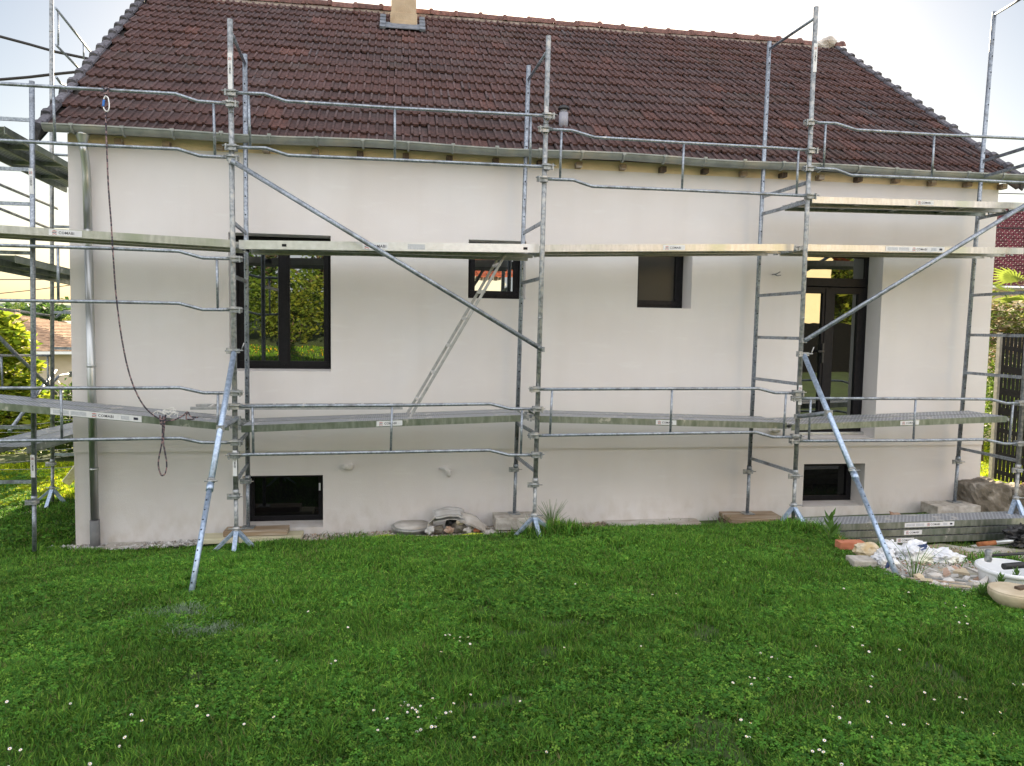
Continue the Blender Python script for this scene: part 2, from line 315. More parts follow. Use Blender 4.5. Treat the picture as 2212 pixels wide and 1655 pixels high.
def np_mesh(name, verts, faces_n, faces_idx, cols, matname, smooth=False, parent=None):
    """fast mesh: faces_n loops per face (array), faces_idx flat array"""
    me = bpy.data.meshes.new(name); nv = len(verts)
    off = np.zeros(3)
    if parent is not None: off = np.array(parent.location)
    me.vertices.add(nv); me.vertices.foreach_set('co', (verts-off).astype(np.float32).ravel())
    me.loops.add(len(faces_idx)); me.loops.foreach_set('vertex_index', faces_idx.astype(np.int32))
    me.polygons.add(len(faces_n)); st = np.concatenate([[0], np.cumsum(faces_n)[:-1]]).astype(np.int32)
    me.polygons.foreach_set('loop_start', st)
    if smooth: me.polygons.foreach_set('use_smooth', np.ones(len(faces_n), bool))
    me.materials.append(MATS[matname]); me.update(calc_edges=True)
    if cols is not None:
        at = me.color_attributes.new('col', 'FLOAT_COLOR', 'POINT'); at.data.foreach_set('color', cols.astype(np.float32).ravel())
    o = bpy.data.objects.new(name, me); COL.objects.link(o)
    if parent is not None: o.parent = parent
    return o
# lettering: the word printed on every deck and frame sticker
fc = bpy.data.curves.new('lettering', 'FONT'); fc.body = 'COMABI'; fc.size = 1; fc.space_character = 1.08; fc.offset = .012; fc.resolution_u = 2
fo = bpy.data.objects.new('lettering', fc); COL.objects.link(fo); dg = bpy.context.evaluated_depsgraph_get()
tm = bpy.data.meshes.new_from_object(fo.evaluated_get(dg)); TV = np.array([v.co[:] for v in tm.vertices]); TF = [list(p.vertices) for p in tm.polygons]
TV[:,0] -= TV[:,0].min(); TW = TV[:,0].max(); TH = TV[:,1].max()
bpy.data.objects.remove(fo); bpy.data.curves.remove(fc); bpy.data.meshes.remove(tm)
def sticker(parent, c, ux, uy, w, h, kind='logo'):
    """thin printed label centred at c; ux reading direction, uy up"""
    ux = Vector(ux).normalized(); uy = Vector(uy).normalized(); n = ux.cross(uy); c = Vector(c); b = MB('sticker', 'ink', 'ink_red', 'sticker_grey')
    def quad(x0, y0, x1, y1, m, k):
        q = b.pts([c+ux*x0+uy*y0+n*k, c+ux*x1+uy*y0+n*k, c+ux*x1+uy*y1+n*k, c+ux*x0+uy*y1+n*k]); b.face([q,q+1,q+2,q+3], m)
    b.hexa([c+ux*sx*w/2+uy*sy*h/2+n*k for k in (-.001, .001) for sx,sy in ((-1,-1),(1,-1),(1,1),(-1,1))], 'sticker')
    x0 = -w/2; lw = w
    if kind == 'long':
        for i in range(2): quad(-w/2+.03*w+i*.19*w, -.3*h, -w/2+.20*w+i*.19*w, .3*h, 'sticker_grey', .002)
        quad(.27*w, -.28*h, .36*w, .28*h, 'sticker_grey', .002); quad(.41*w, -.2*h, .46*w, .2*h, 'ink', .002)
        x0 = -.08*w; lw = .33*w
    th = min(h*.42, lw*.62/TW*TH); sc = th/TH; tx = x0 + lw*.30
    k = len(b.v); b.pts([c+ux*(tx+p[0]*sc*min(1, lw*.62/(TW*sc)))+uy*(p[1]*sc-th/2)+n*.002 for p in TV])
    for f in TF: b.face([k+i for i in f], 'ink')
    cx = x0 + lw*.17; s_ = h*.33                              # three stacked chevrons
    for j, m in enumerate(('ink_red', 'ink', 'ink_red')):
        y = (1-j)*s_*.72 - .1*s_
        for sx in (-1, 1):
            q = b.pts([c+ux*(cx)+uy*(y+s_*.35)+n*.002, c+ux*(cx+sx*s_)+uy*y+n*.002, c+ux*(cx+sx*s_)+uy*(y-s_*.32)+n*.002, c+ux*cx+uy*(y+.03*s_)+n*.002])
            b.face([q,q+1,q+2,q+3] if sx < 0 else [q+3,q+2,q+1,q], m)
    return b.build('sticker', parent)

# ================================================================== SETTING
# terrain: one sheet out to the horizon
xs = np.unique(np.concatenate([np.linspace(-400,-30,12), np.linspace(-30,-9,15), np.linspace(-9,12,106), np.linspace(12,40,12), np.linspace(40,400,12)]))
ys = np.unique(np.concatenate([np.linspace(-400,-30,10), np.linspace(-30,-10,12), np.linspace(-10,8,91), np.linspace(8,60,18), np.linspace(60,400,12)]))
XX, YY = np.meshgrid(xs, ys); ZZ = hg(XX, YY) - .004
nx = len(xs); gv = np.stack([XX.ravel(), YY.ravel(), ZZ.ravel()], 1)
ii, jj = np.meshgrid(np.arange(nx-1), np.arange(len(ys)-1)); a_ = (jj*nx+ii).ravel()
np_mesh('ground', gv, np.full(len(a_), 4), np.stack([a_, a_+1, a_+nx+1, a_+nx], 1).ravel(), None, 'soil', True)['kind'] = 'structure'

# paved builder's pad at the right, following the ground
pb = MB('pad')
poly = [gp(*q) for q in ((1815,1200),(1880,1238),(1960,1275),(2075,1292),(2125,1300),(2160,1290),(2212,1286))] + [Vector((7.6,-3.0,0)), Vector((7.6,-1.5,0)), gp(2212,1178), gp(2000,1176), gp(1900,1180)]
px_ = [p.x for p in poly]; py_ = [p.y for p in poly]
def in_poly(x, y):
    x = np.asarray(x); y = np.asarray(y); r = np.zeros(x.shape, bool); j = len(px_)-1
    for i in range(len(px_)):
        c = ((py_[i] > y) != (py_[j] > y)) & (x < (px_[j]-px_[i])*(y-py_[i])/(py_[j]-py_[i]+1e-9)+px_[i]); r ^= c; j = i
    return r
gx_, gy_ = np.meshgrid(np.arange(2.6, 7.7, .08), np.arange(-4.2, -.9, .08)); k_ = in_poly(gx_, gy_)
idx_ = {}
for j in range(gx_.shape[0]):
    for i in range(gx_.shape[1]):
        if k_[j,i]: idx_[(j,i)] = len(pb.v); pb.v.append((gx_[j,i], gy_[j,i], float(hg(gx_[j,i], gy_[j,i]))+.012+.006*math.sin(i*1.3+j*.7)))
for (j,i), n in idx_.items():
    if (j,i+1) in idx_ and (j+1,i) in idx_ and (j+1,i+1) in idx_: pb.face([n, idx_[(j,i+1)], idx_[(j+1,i+1)], idx_[(j+1,i)]], None, True)
pb.build('paved_ground', world=True)['kind'] = 'structure'

# far hills beyond the left houses
hb = MB(); MATS_H = mat('hills', (.12,.17,.12), (.17,.22,.15), scale=.06, rough=1); hb.mats.append('hills')
prev = None
for i in range(61):
    a = -1.25 + i*2.5/60; d = 330
    x, y = CAM.x+math.sin(a)*d, CAM.y+math.cos(a)*d
    h = 9.5 + 3*mnoise.noise(Vector((i*.17, 3, 0))) + 1.2*mnoise.noise(Vector((i*.9, 7, 0)))
    n = hb.pts([(x, y, -8), (x, y, h*.7), (x*1.15, y*1.15, h), (x*1.3, y*1.3, -8)])
    if prev is not None:
        for k in range(3): hb.face([prev+k, n+k, n+k+1, prev+k+1], None, True)
    prev = n
hb.build('hills', world=True)['kind'] = 'structure'

# ================================================================== HOUSE
HOUSE = thing('house', (0, 0, 0), 'pale rendered two storey house with brown tiled roof behind the scaffolding', 'house')
WT = 4.56; DEP = .30; XL, XR, YB = -4.6, 6.755, 8.6
wins = [(-2.93,-1.805,2.016,3.578), (-.216,.474,2.902,3.59), (1.868,2.566,2.830,3.60), (4.03,5.155,1.187,3.60), (-2.806,-1.90,.175,.795), (4.188,5.055,.288,.852)]
wb = MB('render')
def wx(x, z):   # the two outer corners lean in very slightly
    if abs(x-XL) < 1e-6: return x + .035*(z/4.5-.5)
    return x
LEDGE = 1.09
def wy(z): return 0.0 if z >= LEDGE else .018
cx_ = sorted({XL, XR, *[w[0] for w in wins], *[w[1] for w in wins]}); cz_ = sorted({-.4, LEDGE, WT, *[w[2] for w in wins], *[w[3] for w in wins]})
for i in range(len(cx_)-1):
    for j in range(len(cz_)-1):
        x0,x1,z0,z1 = cx_[i],cx_[i+1],cz_[j],cz_[j+1]; mx, mz = (x0+x1)/2, (z0+z1)/2
        if any(w[0] < mx < w[1] and w[2] < mz < w[3] for w in wins): continue
        y = wy(mz); n = wb.pts([(wx(x0,z0),y,z0),(wx(x1,z0),y,z0),(wx(x1,z1),y,z1),(wx(x0,z1),y,z1)]); wb.face([n,n+1,n+2,n+3])
for xa in range(len(cx_)-1):   # the small ledge where the insulation ends
    x0,x1 = cx_[xa], cx_[xa+1]; mx = (x0+x1)/2
    if any(w[0] < mx < w[1] and w[2] < LEDGE < w[3] for w in wins): continue
    n = wb.pts([(x0,0,LEDGE),(x1,0,LEDGE),(x1,.018,LEDGE-.0),(x0,.018,LEDGE)]); wb.face([n+3,n+2,n+1,n])
for (x0,x1,z0,z1) in wins:
    y0 = wy((z0+z1)/2); y1 = DEP
    for q in ([(x0,y0,z0),(x0,y0,z1),(x0,y1,z1),(x0,y1,z0)], [(x1,y0,z1),(x1,y0,z0),(x1,y1,z0),(x1,y1,z1)], [(x0,y0,z1),(x1,y0,z1),(x1,y1,z1),(x0,y1,z1)], [(x1,y0,z0),(x0,y0,z0),(x0,y1,z0+.012),(x1,y1,z0+.012)]):
        n = wb.pts(q); wb.face([n,n+1,n+2,n+3])
RY, RZ = 4.3, 7.85; SL = (RZ-4.7)/RY; ANG = math.atan(SL)
for X_, sg in ((XL, 1), (XR, -1)):   # gable walls
    n = wb.pts([(X_, .018, -.4), (X_, YB, -.4), (X_, YB, WT), (X_, RY, WT+SL*RY-.02), (X_+(.017 if sg > 0 else 0), 0, WT)]); wb.face([n+i for i in ((4,3,2,1,0) if sg > 0 else (0,1,2,3,4))])
n = wb.pts([(XR,YB,-.4),(XL,YB,-.4),(XL,YB,WT),(XR,YB,WT)]); wb.face([n,n+1,n+2,n+3])
wb.build('wall', HOUSE)
ob_ = MB('ochre'); ob_.box((XL+.02,-.004,WT-.095),(XR,.02,WT+.02)); ob_.build('eave_band', HOUSE)['label'] = 'ochre strip of old render under the gutter'
# plaster lumps over capped pipes on the wall
for u, v, s_ in ((754,1008,.05),(966,1017,.035),(1675,928,.055)):
    p = bp(u, v, Y=-.03); b = MB('render')
    if s_ == .035: b.tube([p+Vector((-.09,.02,.03)), p+Vector((-.02,-.02,.03)), p+Vector((.015,-.04,0)), p+Vector((.02,-.03,-.07))], [.012,.026,.032,.014], 8)
    else: b.rock(p, (s_*1.1,s_,s_*.8), 'render', 2, .5, u*.1, 0); b.tube([p, p+Vector((-.06*(1 if u < 1000 else 1.6),-.05,0.01))], [s_*.7, s_*.5], 8)
    b.build('pipe_stub', HOUSE)
b = MB('dark_pipe'); p = bp(1668,593,Y=-.01); b.tube([p, p+Vector((.02,-.06,0)), p+Vector((.07,-.07,.03))], .007, 6); b.tube([p+Vector((0,-.04,0)), p+Vector((.04,-.06,-.02)), p+Vector((.09,-.05,-.01))], .006, 6); b.build('cable_end', HOUSE)
b = MB('dark_pipe'); p = bp(1675,608,Y=-.01)

# --- windows and door
def ring(b, x0,x1,z0,z1,w,y0,y1,m=None, wb_=None):
    wb_ = wb_ or w
    b.box((x0,y0,z0),(x1,y1,z0+wb_),m); b.box((x0,y0,z1-w),(x1,y1,z1),m); b.box((x0,y0,z0+wb_),(x0+w,y1,z1-w),m); b.box((x1-w,y0,z0+wb_),(x1,y1,z1-w),m)
def pane(parent, x0,x1,z0,z1,y,m='glass'):
    b = MB(m); b.box((x0,y,z0),(x1,y+.012,z1)); return b.build('pane', parent)
def room(parent, x0,x1,z0,z1):
    b = MB('interior'); y = DEP+.075; b.box((x0,y,z0),(x1,y+.02,z1)); return b.build('backing', parent)
def casement(x0,x1,z0,z1,leaves,label,handle=False,fw=.045,sw=.06,gm='glass'):
    y0 = DEP; fr = MB('frame_dark'); ring(fr, x0-.02,x1+.02,z0-.01,z1+.02,fw+.02,y0,y0+.07)
    W_ = fr.build('window', HOUSE, bevel=.003); W_['label'] = label
    a, b_, c, d = x0+fw, x1-fw, z0+fw, z1-fw; w = (b_-a)/leaves
    for k in range(leaves):
        s_ = MB('frame_dark'); ring(s_, a+k*w+.003, a+(k+1)*w-.003, c, d, sw, y0-.014, y0+.05); s_.build('sash', W_, bevel=.004)
        pane(W_, a+k*w+sw-.004, a+(k+1)*w-sw+.004, c+sw-.004, d-sw+.004, y0+.014, gm)
    if leaves == 2:
        s_ = MB('frame_dark'); s_.box((a+w-.045,y0-.026,c+.02),(a+w+.045,y0-.0145,d-.02)); s_.build('mullion', W_, bevel=.004)
    if handle:
        s_ = MB('white_plastic'); s_.box((x1-.075,y0-.02,z1-.24),(x1-.055,y0-.0145,z1-.15)); s_.build('handle', W_)
    room(W_, a, b_, c, d); return W_
casement(*wins[0],2,'tall black double casement window reflecting green trees')
casement(*wins[1],1,'small black window behind the leaning ladder')
casement(*wins[2],1,'small black window with grey glass, right of centre',gm='glass_frosted')
casement(*wins[4],1,'basement window with a small white handle, on the left',True,.03,.045,'glass_low')
casement(*wins[5],1,'basement window set deep in the wall, on the right',False,.03,.05,'glass_low')
x0,x1,z0,z1 = wins[3]; y0 = DEP; fr = MB('frame_dark'); ring(fr, x0-.02,x1+.02,z0+.0,z1+.02,.07,y0,y0+.08); zt = 3.17
fr.box((x0+.05,y0-.01,zt),(x1-.05,y0+.06,zt+.11)); D_ = fr.build('door', HOUSE, bevel=.003); D_['label'] = 'black glazed double door with a transom window'
pane(D_, x0+.05,x1-.05,zt+.11,z1-.05,y0+.02)
w = (x1-x0-.1)/2
for k in range(2):
    a = x0+.05+k*w; s_ = MB('frame_dark'); ring(s_, a+.003,a+w-.003,z0+.05,zt-.01,.085,y0-.016,y0+.05,None,.14); s_.build('door_leaf', D_, bevel=.004)
    pane(D_, a+.08, a+w-.08, z0+.18, zt-.09, y0+.014)
s_ = MB('frame_dark'); s_.box((x0+.05+w-.05,y0-.028,z0+.08),(x0+.05+w+.05,y0-.0165,zt-.03)); s_.build('mullion', D_)
s_ = MB('black_plastic'); s_.box((x0+w-.03,y0-.05,2.16),(x0+w-.005,y0-.029,2.42)); s_.box((x0+w-.10,y0-.075,2.30),(x0+w-.01,y0-.055,2.325)); s_.build('handle', D_)
s_ = MB('alu'); s_.box((x0,y0-.07,z0+.014),(x1,y0-.001,z0+.05)); s_.build('threshold', D_, bevel=.004)
room(D_, x0+.05, x1-.05, z0+.05, z1-.05)

# --- roof: every tile its own slab with two ribs, overlapping the row below
def vl(Y): return -4.80 - .055*Y        # left verge line
def vr(Y): return 6.93
rf = MB('tile'); rf.col = []
TWD, ROWS = .2, 17; SLEN = math.hypot(RY+.16, (RY+.16)*SL); RH = SLEN/ROWS
cs, sn = math.cos(ANG), math.sin(ANG); base = Vector((0, -.16, 4.7-.16*SL-.02))
prof = [(0,.014,1),(.005,.023,1),(.028,.023,1),(.036,.005,0),(.090,.002,0),(.097,.017,1),(.120,.018,1),(.128,.004,0),(.198,.001,0)]
def P3(x, s, n): return (x, base.y + s*cs - n*sn, base.z + s*sn + n*cs)
CUTX = (-1.33, -.66, 3.25, 4.05)
for r in range(ROWS):
    s0 = r*RH; off = (r % 2)*TWD/2; ym = base.y + s0*cs
    k0 = int((vl(ym)-off)/TWD)-1
    for k in range(k0, int(7.2/TWD)+1):
        x = k*TWD + off + .003*RNG.standard_normal()
        if x < vl(ym)-.06 or x+TWD > vr(ym)+.1: continue
        j1, j2 = RNG.normal(0,.0035,2)+.010*mnoise.noise(Vector((x*.8,r*.5,9))); sj = RNG.normal(0,.005)+.012*math.sin(x*.9+r*.4)
        big = mnoise.noise(Vector((x*.55, s0*.8, 2))); t = RNG.random()
        dk = np.array([.058,.043,.047]); rd = np.array([.098,.050,.047]); gr = np.array([.085,.072,.074])
        q = np.clip(.40 + .9*big + .38*(t-.5) + .02*(r-8), 0, 1); c = dk*(1-q)+rd*q
        if RNG.random() < .16: c = c*.45+gr*.55
        if mnoise.noise(Vector((x*.35+9,s0*1.5,5))) > .25 and RNG.random() < .35: c = c*.5+np.array([.06,.058,.05])*.5
        if RNG.random() < .035: c = c*.5+np.array([.20,.085,.065])*.5
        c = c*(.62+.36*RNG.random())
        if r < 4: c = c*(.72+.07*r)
        n0 = len(rf.v); L = RH+.05
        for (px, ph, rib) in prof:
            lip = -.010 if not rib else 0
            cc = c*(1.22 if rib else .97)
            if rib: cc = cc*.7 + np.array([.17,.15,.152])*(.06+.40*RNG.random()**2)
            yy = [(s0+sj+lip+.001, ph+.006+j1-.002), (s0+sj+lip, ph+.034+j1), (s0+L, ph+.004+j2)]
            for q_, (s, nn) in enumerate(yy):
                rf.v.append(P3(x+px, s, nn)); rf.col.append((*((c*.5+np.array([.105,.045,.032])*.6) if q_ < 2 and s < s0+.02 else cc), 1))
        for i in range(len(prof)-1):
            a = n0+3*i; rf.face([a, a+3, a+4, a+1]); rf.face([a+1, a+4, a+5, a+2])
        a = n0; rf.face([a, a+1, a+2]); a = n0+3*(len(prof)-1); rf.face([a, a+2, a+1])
# decking under the tiles, back slope
m0 = len(rf.v)
def solid(ps, c=(.03,.025,.022)):
    n = rf.pts(ps); rf.col += [(*c, 1)]*len(ps); return n
n = solid([P3(vl(0)+.02,0.02,-.012), P3(6.93,0.02,-.012), P3(6.93,SLEN,-.012), P3(vl(RY)+.02,SLEN,-.012)]); rf.face([n,n+1,n+2,n+3])
n = solid([(6.93,RY,RZ-.01),(vl(RY)+.02,RY,RZ-.01),(-4.8,YB+.2,4.5),(6.93,YB+.2,4.5)], (.1,.06,.05)); rf.face([n,n+1,n+2,n+3])
ROOF = rf.build('roof', HOUSE)
# verge tiles: overlapping capped pieces down both gable edges
def verge(xf, side):
    b = MB('tile'); b.col = []
    for r in range(ROWS+1):
        s0 = r*RH-.04; s1 = s0+RH+.05; c = np.array([.115,.11,.125])*(.8+.5*RNG.random())
        Y0 = base.y+s0*cs
        x0, x1 = xf(Y0), xf(Y0+RH*cs)
        def ringp(s, x, up): 
            o = side
            return [P3(x+o*.055, s, .028+up*.6), P3(x+o*.05, s, .052+up), P3(x+o*.01, s, .066+up), P3(x-o*.035, s, .058+up), P3(x-o*.055, s, .02+up*.6), P3(x-o*.058, s, -.15+up), P3(x-o*.045, s, -.155+up)]
        A = b.pts(ringp(s0, x0-side*.008, .034)); B = b.pts(ringp(s0+.07, x0-side*.008, .036)); C = b.pts(ringp(s0+.09, x0+(x1-x0)*.3, .008)); D = b.pts(ringp(s1, x1, .0)); b.col += [(*c,1)]*28
        for p, q in ((A,B),(B,C),(C,D)):
            for i in range(6): b.face([p+i, p+i+1, q+i+1, q+i] if side < 0 else [p+i, q+i, q+i+1, p+i+1])
        b.face([A+i for i in range(7)])
    return b.build('verge', HOUSE)
verge(vl, 1)['label'] = 'left edge of the roof capped with grey verge tiles'
verge(vr, -1)['label'] = 'right edge of the roof capped with grey verge tiles'
# ridge tiles with collars, bedded in mortar
b = MB('tile', 'mortar'); b.col = []
x = vl(RY)-.05
while x < 6.85:
    L = .42; c = np.array([.17,.085,.07])*(.75+.5*RNG.random()); up = RNG.normal(0,.006)
    segs = [(x,.118),(x+L-.075,.112),(x+L-.06,.135),(x+L-.02,.138),(x+L,.118)]
    rs = []
    for (xx, rr) in segs:
        rs.append(b.pts([(xx, RY+math.cos(a)*rr*1.05, RZ-.035+up+math.sin(a)*rr) for a in [math.pi*k/8 for k in range(9)]])); b.col += [(*c,1)]*9
    for p, q in zip(rs, rs[1:]):
        for k in range(8): b.face([p+k, p+k+1, q+k+1, q+k], 'tile', True)
    x += L
n0 = len(b.v)
for k in range(120):
    xx = vl(RY)+k*(11.7/119); hh = .02*mnoise.noise(Vector((k*.5,0,0)))
    b.pts([(xx, RY-.155+hh, RZ-.105+hh*1.5), (xx, RY-.09, RZ-.02)]); b.col += [(.3,.25,.2,1)]*2
    if k: b.face([n0+2*k-2, n0+2*k, n0+2*k+1, n0+2*k-1], 'mortar')
b.build('ridge', HOUSE)
b = MB('concrete_pale'); b.rock((6.80, RY-.03, RZ+.05), (.15,.15,.12), None, 2, .4, 4); b.rock((6.62, RY-.1, RZ-.02), (.14,.08,.07), None, 2, .5, 9); b.build('ridge_end', HOUSE)
# chimney (rises out of the picture) with lead flashing
yc = 3.62; zc = 4.7+SL*yc
CH = MB('chimney')
CH.box((-1.17,yc,zc-.25),(-.77,yc+.42,9.3)); CH.box((-1.185,yc-.018,zc-.1),(-.755,yc+.435,zc+.22)); CH.box((-1.16,yc-.03,zc-.1),(-.79,yc-.019,zc+.10)); CHO = CH.build('chimney', HOUSE, bevel=.012)
b = MB('lead')
def slope_quad(x0,x1,s0,s1,n0,n1): 
    k = b.pts([P3(x0,s0,n0),P3(x1,s0,n0),P3(x1,s1,n0),P3(x0,s1,n0),P3(x0,s0,n1),P3(x1,s0,n1),P3(x1,s1,n1),P3(x0,s1,n1)])
    for q in ((0,3,2,1),(4,5,6,7),(0,1,5,4),(1,2,6,5),(2,3,7,6),(3,0,4,7)): b.face([k+i for i in q])
sc_ = (yc+.16)/cs
slope_quad(-1.27,-.70,sc_-.23,sc_+.06,.055,.066)
for k in range(4):
    for xx in (-1.345,-.72): slope_quad(xx,xx+.09,sc_-.27+k*.16,sc_-.12+k*.16,.05,.085+.006*k)
b.build('flashing', HOUSE)
# vent pipe with dark cap
p = bp(1217,270,Y=.60); mat('vent_grey', (.30,.30,.34), rough=.6); b = MB('vent_grey'); b.tube([p+Vector((0,0,-.07)), p+Vector((0,0,.15))], .058, 18); b.tube([p+Vector((0,0,.15)), p+Vector((0,0,.20))], .045, 16); VP = b.build('vent_pipe', HOUSE)
b = MB('black_plastic'); b.lathe([(.066,.185),(.076,.192),(.074,.207),(.056,.228),(.028,.242),(.008,.244)], p, 20); b.build('cap', VP)
# gutter, brackets, rafter ends
GZT, GUY, GR = 4.605, -.215, .070
b = MB('zinc'); n = 24; X0g, X1g = -4.72, 6.93; prev = None
for i in range(n+1):
    xx = X0g+(X1g-X0g)*i/n; sag = .012*math.sin(i*1.1)*(1 if 3 < i < 22 else .3)
    k = b.pts([(xx, GUY+math.cos(a)*r_, GZT+sag+math.sin(a)*r_) for r_ in (GR, GR-.004) for a in [math.pi+math.pi*q/10 for q in range(11)]])
    b.pts([(xx, GUY-GR-.008, GZT+sag+.006), (xx, GUY-GR-.008, GZT+sag-.01)])
    if prev is not None:
        for q in range(10): b.face([prev+q, prev+q+1, k+q+1, k+q], None, True); b.face([prev+11+q, k+11+q, k+12+q, prev+12+q], None, True)
        b.face([prev, k, k+22, prev+22]); b.face([prev+22, k+22, k+23, prev+23])
    prev = k
for xx in (X0g, X1g):
    k = b.pts([(xx, GUY+math.cos(a)*GR, GZT+math.sin(a)*GR) for a in [math.pi+math.pi*q/10 for q in range(11)]]); b.face([k+q for q in range(11)])
GUT = b.build('gutter', HOUSE)
for i in range(23):
    b = MB('zinc'); xx = -4.43+i*.5; pts = [(xx, GUY+math.cos(a)*(GR+.004), GZT+math.sin(a)*(GR+.004)) for a in [math.pi*.98+math.pi*1.04*q/10 for q in range(11)]]
    b.tube(pts, .012, 6); b.box((xx-.02,GUY-GR-.016,GZT-.012),(xx+.02,GUY-GR+.01,GZT+.014)); b.build('gutter_bracket', GUT)
for i in range(22):
    xx = -4.05+i*.515+RNG.normal(0,.01); c = .012+.012*RNG.random()
    b = MB('wood_dark' if i in (5,6,7,8,9,12,13,15,17) else 'wood'); b.box((xx-.036,-.11,WT-.075-c),(xx+.036,-.0045,WT-.03)); b.build('rafter_end', HOUSE, bevel=.006)
# downpipe with funnel outlet, a dented stretch and a dark foot
b = MB('zinc_pipe'); xd = -4.37
b.lathe([(.075,.0),(.068,-.03),(.046,-.10),(.043,-.12)], (xd+.01,GUY+.04,GZT-.05), 18)
b.tube([(xd+.01,GUY+.04,GZT-.15),(xd+.008,GUY+.07,GZT-.24),(xd+.005,-.10,GZT-.36),(xd,-.075,GZT-.5),(xd,-.075,3.55)], .042, 16)
b.tube([(xd,-.075,3.55),(xd,-.074,3.46),(xd,-.07,3.40),(xd,-.075,3.33)], [.045,.037,.029,.043], 14); b.tube([(xd,-.075,3.33),(xd-.005,-.078,.35)], .043, 18)
for z in (2.05,.9): b.tube([(xd,-.077,z),(xd,-.077,z+.03)], .048, 18)
DPI = b.build('downpipe', HOUSE); b = MB('dark_pipe'); b.tube([(xd-.005,-.08,.34),(xd-.005,-.08,-.02)], .052, 18); b.build('pipe_foot', DPI)

# ================================================================== SCAFFOLDING
YO, YI = -1.14, -.20
def clamp(b, p, dx=1):
    p = Vector(p); b.cbox(p, (.034,.036,.030), 'galv_worn'); b.cbox(p+Vector((dx*.055,-.012,.0)), (.022,.020,.026), 'galv_worn')
    b.tube([p+Vector((-.06*dx,-.045,.012)), p+Vector((.095*dx,-.045,.008))], .006, 6, 'galv_worn')
    b.cbox(p+Vector((dx*.06,-.045,-.005)), (.006,.01,.032), 'galv_worn')
def frame(tops, feet, zr, label, orient=0, top_inner=None, foot_kind=('tripod','plate'), stick=None, holes=True, locks=()):
    """a frame tower: outer post, inner post, rungs. tops/feet = ((xo,yo,zo),(xi,yi,zi))"""
    (to, ti), (fo_, fi) = tops, feet; to, ti, fo_, fi = map(Vector, (to, ti, fo_, fi))
    T = thing('scaffold_tower', (fo_+fi)/2, label, 'scaffold tower', 'galvanised towers holding up the scaffold')
    at = lambda a, c, z: a + (c-a)*((z-a.z)/(c.z-a.z))
    for (f, t, inner) in ((fo_, to, 0), (fi, ti, 1)):
        b = MB('galv_worn' if not inner else 'galv'); f2 = f + (t-f)*.0
        zj = f.z+.55
        b.tube([at(f,t,zj), t], .0255, 14); b.tube([f, at(f,t,zj)], .021, 12)
        b.tube([at(f,t,zj-.005), at(f,t,zj+.05)], .031, 14)
        for k in (1, 2, 3):
            zz = f.z + .3 + 2*k
            if zz < t.z-.3: b.tube([at(f,t,zz), at(f,t,zz+.012)], .0275, 14)
        if inner and holes:
            z = f.z+.9
            while z < t.z-.15:
                c = at(f,t,z)+Vector((0,-.0262,0)); k = b.pts([c+Vector((math.cos(a)*.009,0,math.sin(a)*.009)) for a in [math.pi*q/4 for q in range(8)]]); b.face([k+q for q in range(8)][::-1] if 0 else [k+q for q in range(8)], 'hole'); z += .2
        po = b.build('post', T)
        b = MB('galv_worn'); c = at(f,t,zj-.02); b.cbox(c, (.036,.036,.022)); b.cbox(c+Vector((-.055,-.01,.0)), (.028,.012,.028)); b.tube([c+Vector((-.07,-.04,.01)), c+Vector((.07,-.04,.005))], .006, 6); b.build('collar', T)
        if foot_kind[inner] == 'plate':
            b = MB('galv_worn'); b.box((f.x-.07,f.y-.07,f.z-.004),(f.x+.07,f.y+.07,f.z+.004)); b.build('base_plate', T)
    for z in zr:
        b = MB('galv'); p, q = at(fo_,to,z), at(fi,ti,z); b.bar(p, q, .022, .036) if z < max(zr)-.01 else b.tube([p, q], .0165, 10); b.build('rung', T)
    if foot_kind[0] == 'tripod':
        c = fo_+Vector((0,0,.17)); b = MB('galv_worn'); b.tube([c+Vector((0,0,-.03)), c+Vector((0,0,.05))], .034, 12); b.tube([c+Vector((-.07,-.03,.035)), c+Vector((.09,-.03,.03))], .007, 6); b.build('hub', T)
        for a in (200, 335, 275):
            d = Vector((math.cos(R(a)), math.sin(R(a)), 0)); e = c+d*.25; e.z = float(hg(e.x, e.y))-.01
            b = MB('galv_bright'); b.bar(c+d*.02, e, .042, .03); b.build('leg', T)
    if stick:
        for (z, h, side) in stick:
            a_, t_ = (fo_, to) if side == 0 else (fi, ti); sticker(T, at(a_,t_,z)+Vector((0,-.027,0)), (0,0,-1), (1,0,0), h, .042)
    return T
h_ = lambda x, y: float(hg(x, y))
P1 = frame(((-2.646,YO,5.47),(-2.692,YI,5.47)), ((-2.641,YO,.29),(-2.708,YI,.25)), (.97,1.33,3.02,3.55,5.37), 'tallest-looking scaffold frame beside the tall window, second from the left edge', stick=((4.98,.34,0),(1.16,.26,0)))
P1['label'] = 'front scaffold frame standing by the left edge of the tall window'
P2 = frame(((.475,YO,5.543),(.432,YI,5.56)), ((.417,YO,.36),(.351,YI,.345)), (1.03,1.43,3.08,3.66,5.40), 'front scaffold frame between the ladder and the grey-glass window')
P3_ = frame(((3.408,YO,6.06),(3.363,YI,6.04)), ((3.404,YO,.41),(3.319,YI,.28)), (.98,1.98,2.49,3.0,3.99,4.2,5.95), 'front scaffold frame standing just left of the glazed door', stick=((5.52,.30,0),(1.86,.22,0)))
P4 = frame(((6.26,YO,6.72),(6.362,YI,6.62)), ((6.241,YO,.44),(6.218,YI,.37)), (1.08,2.07,2.56,3.07,4.05,4.57,4.77,6.58), 'front scaffold frame at the right end of the wall')

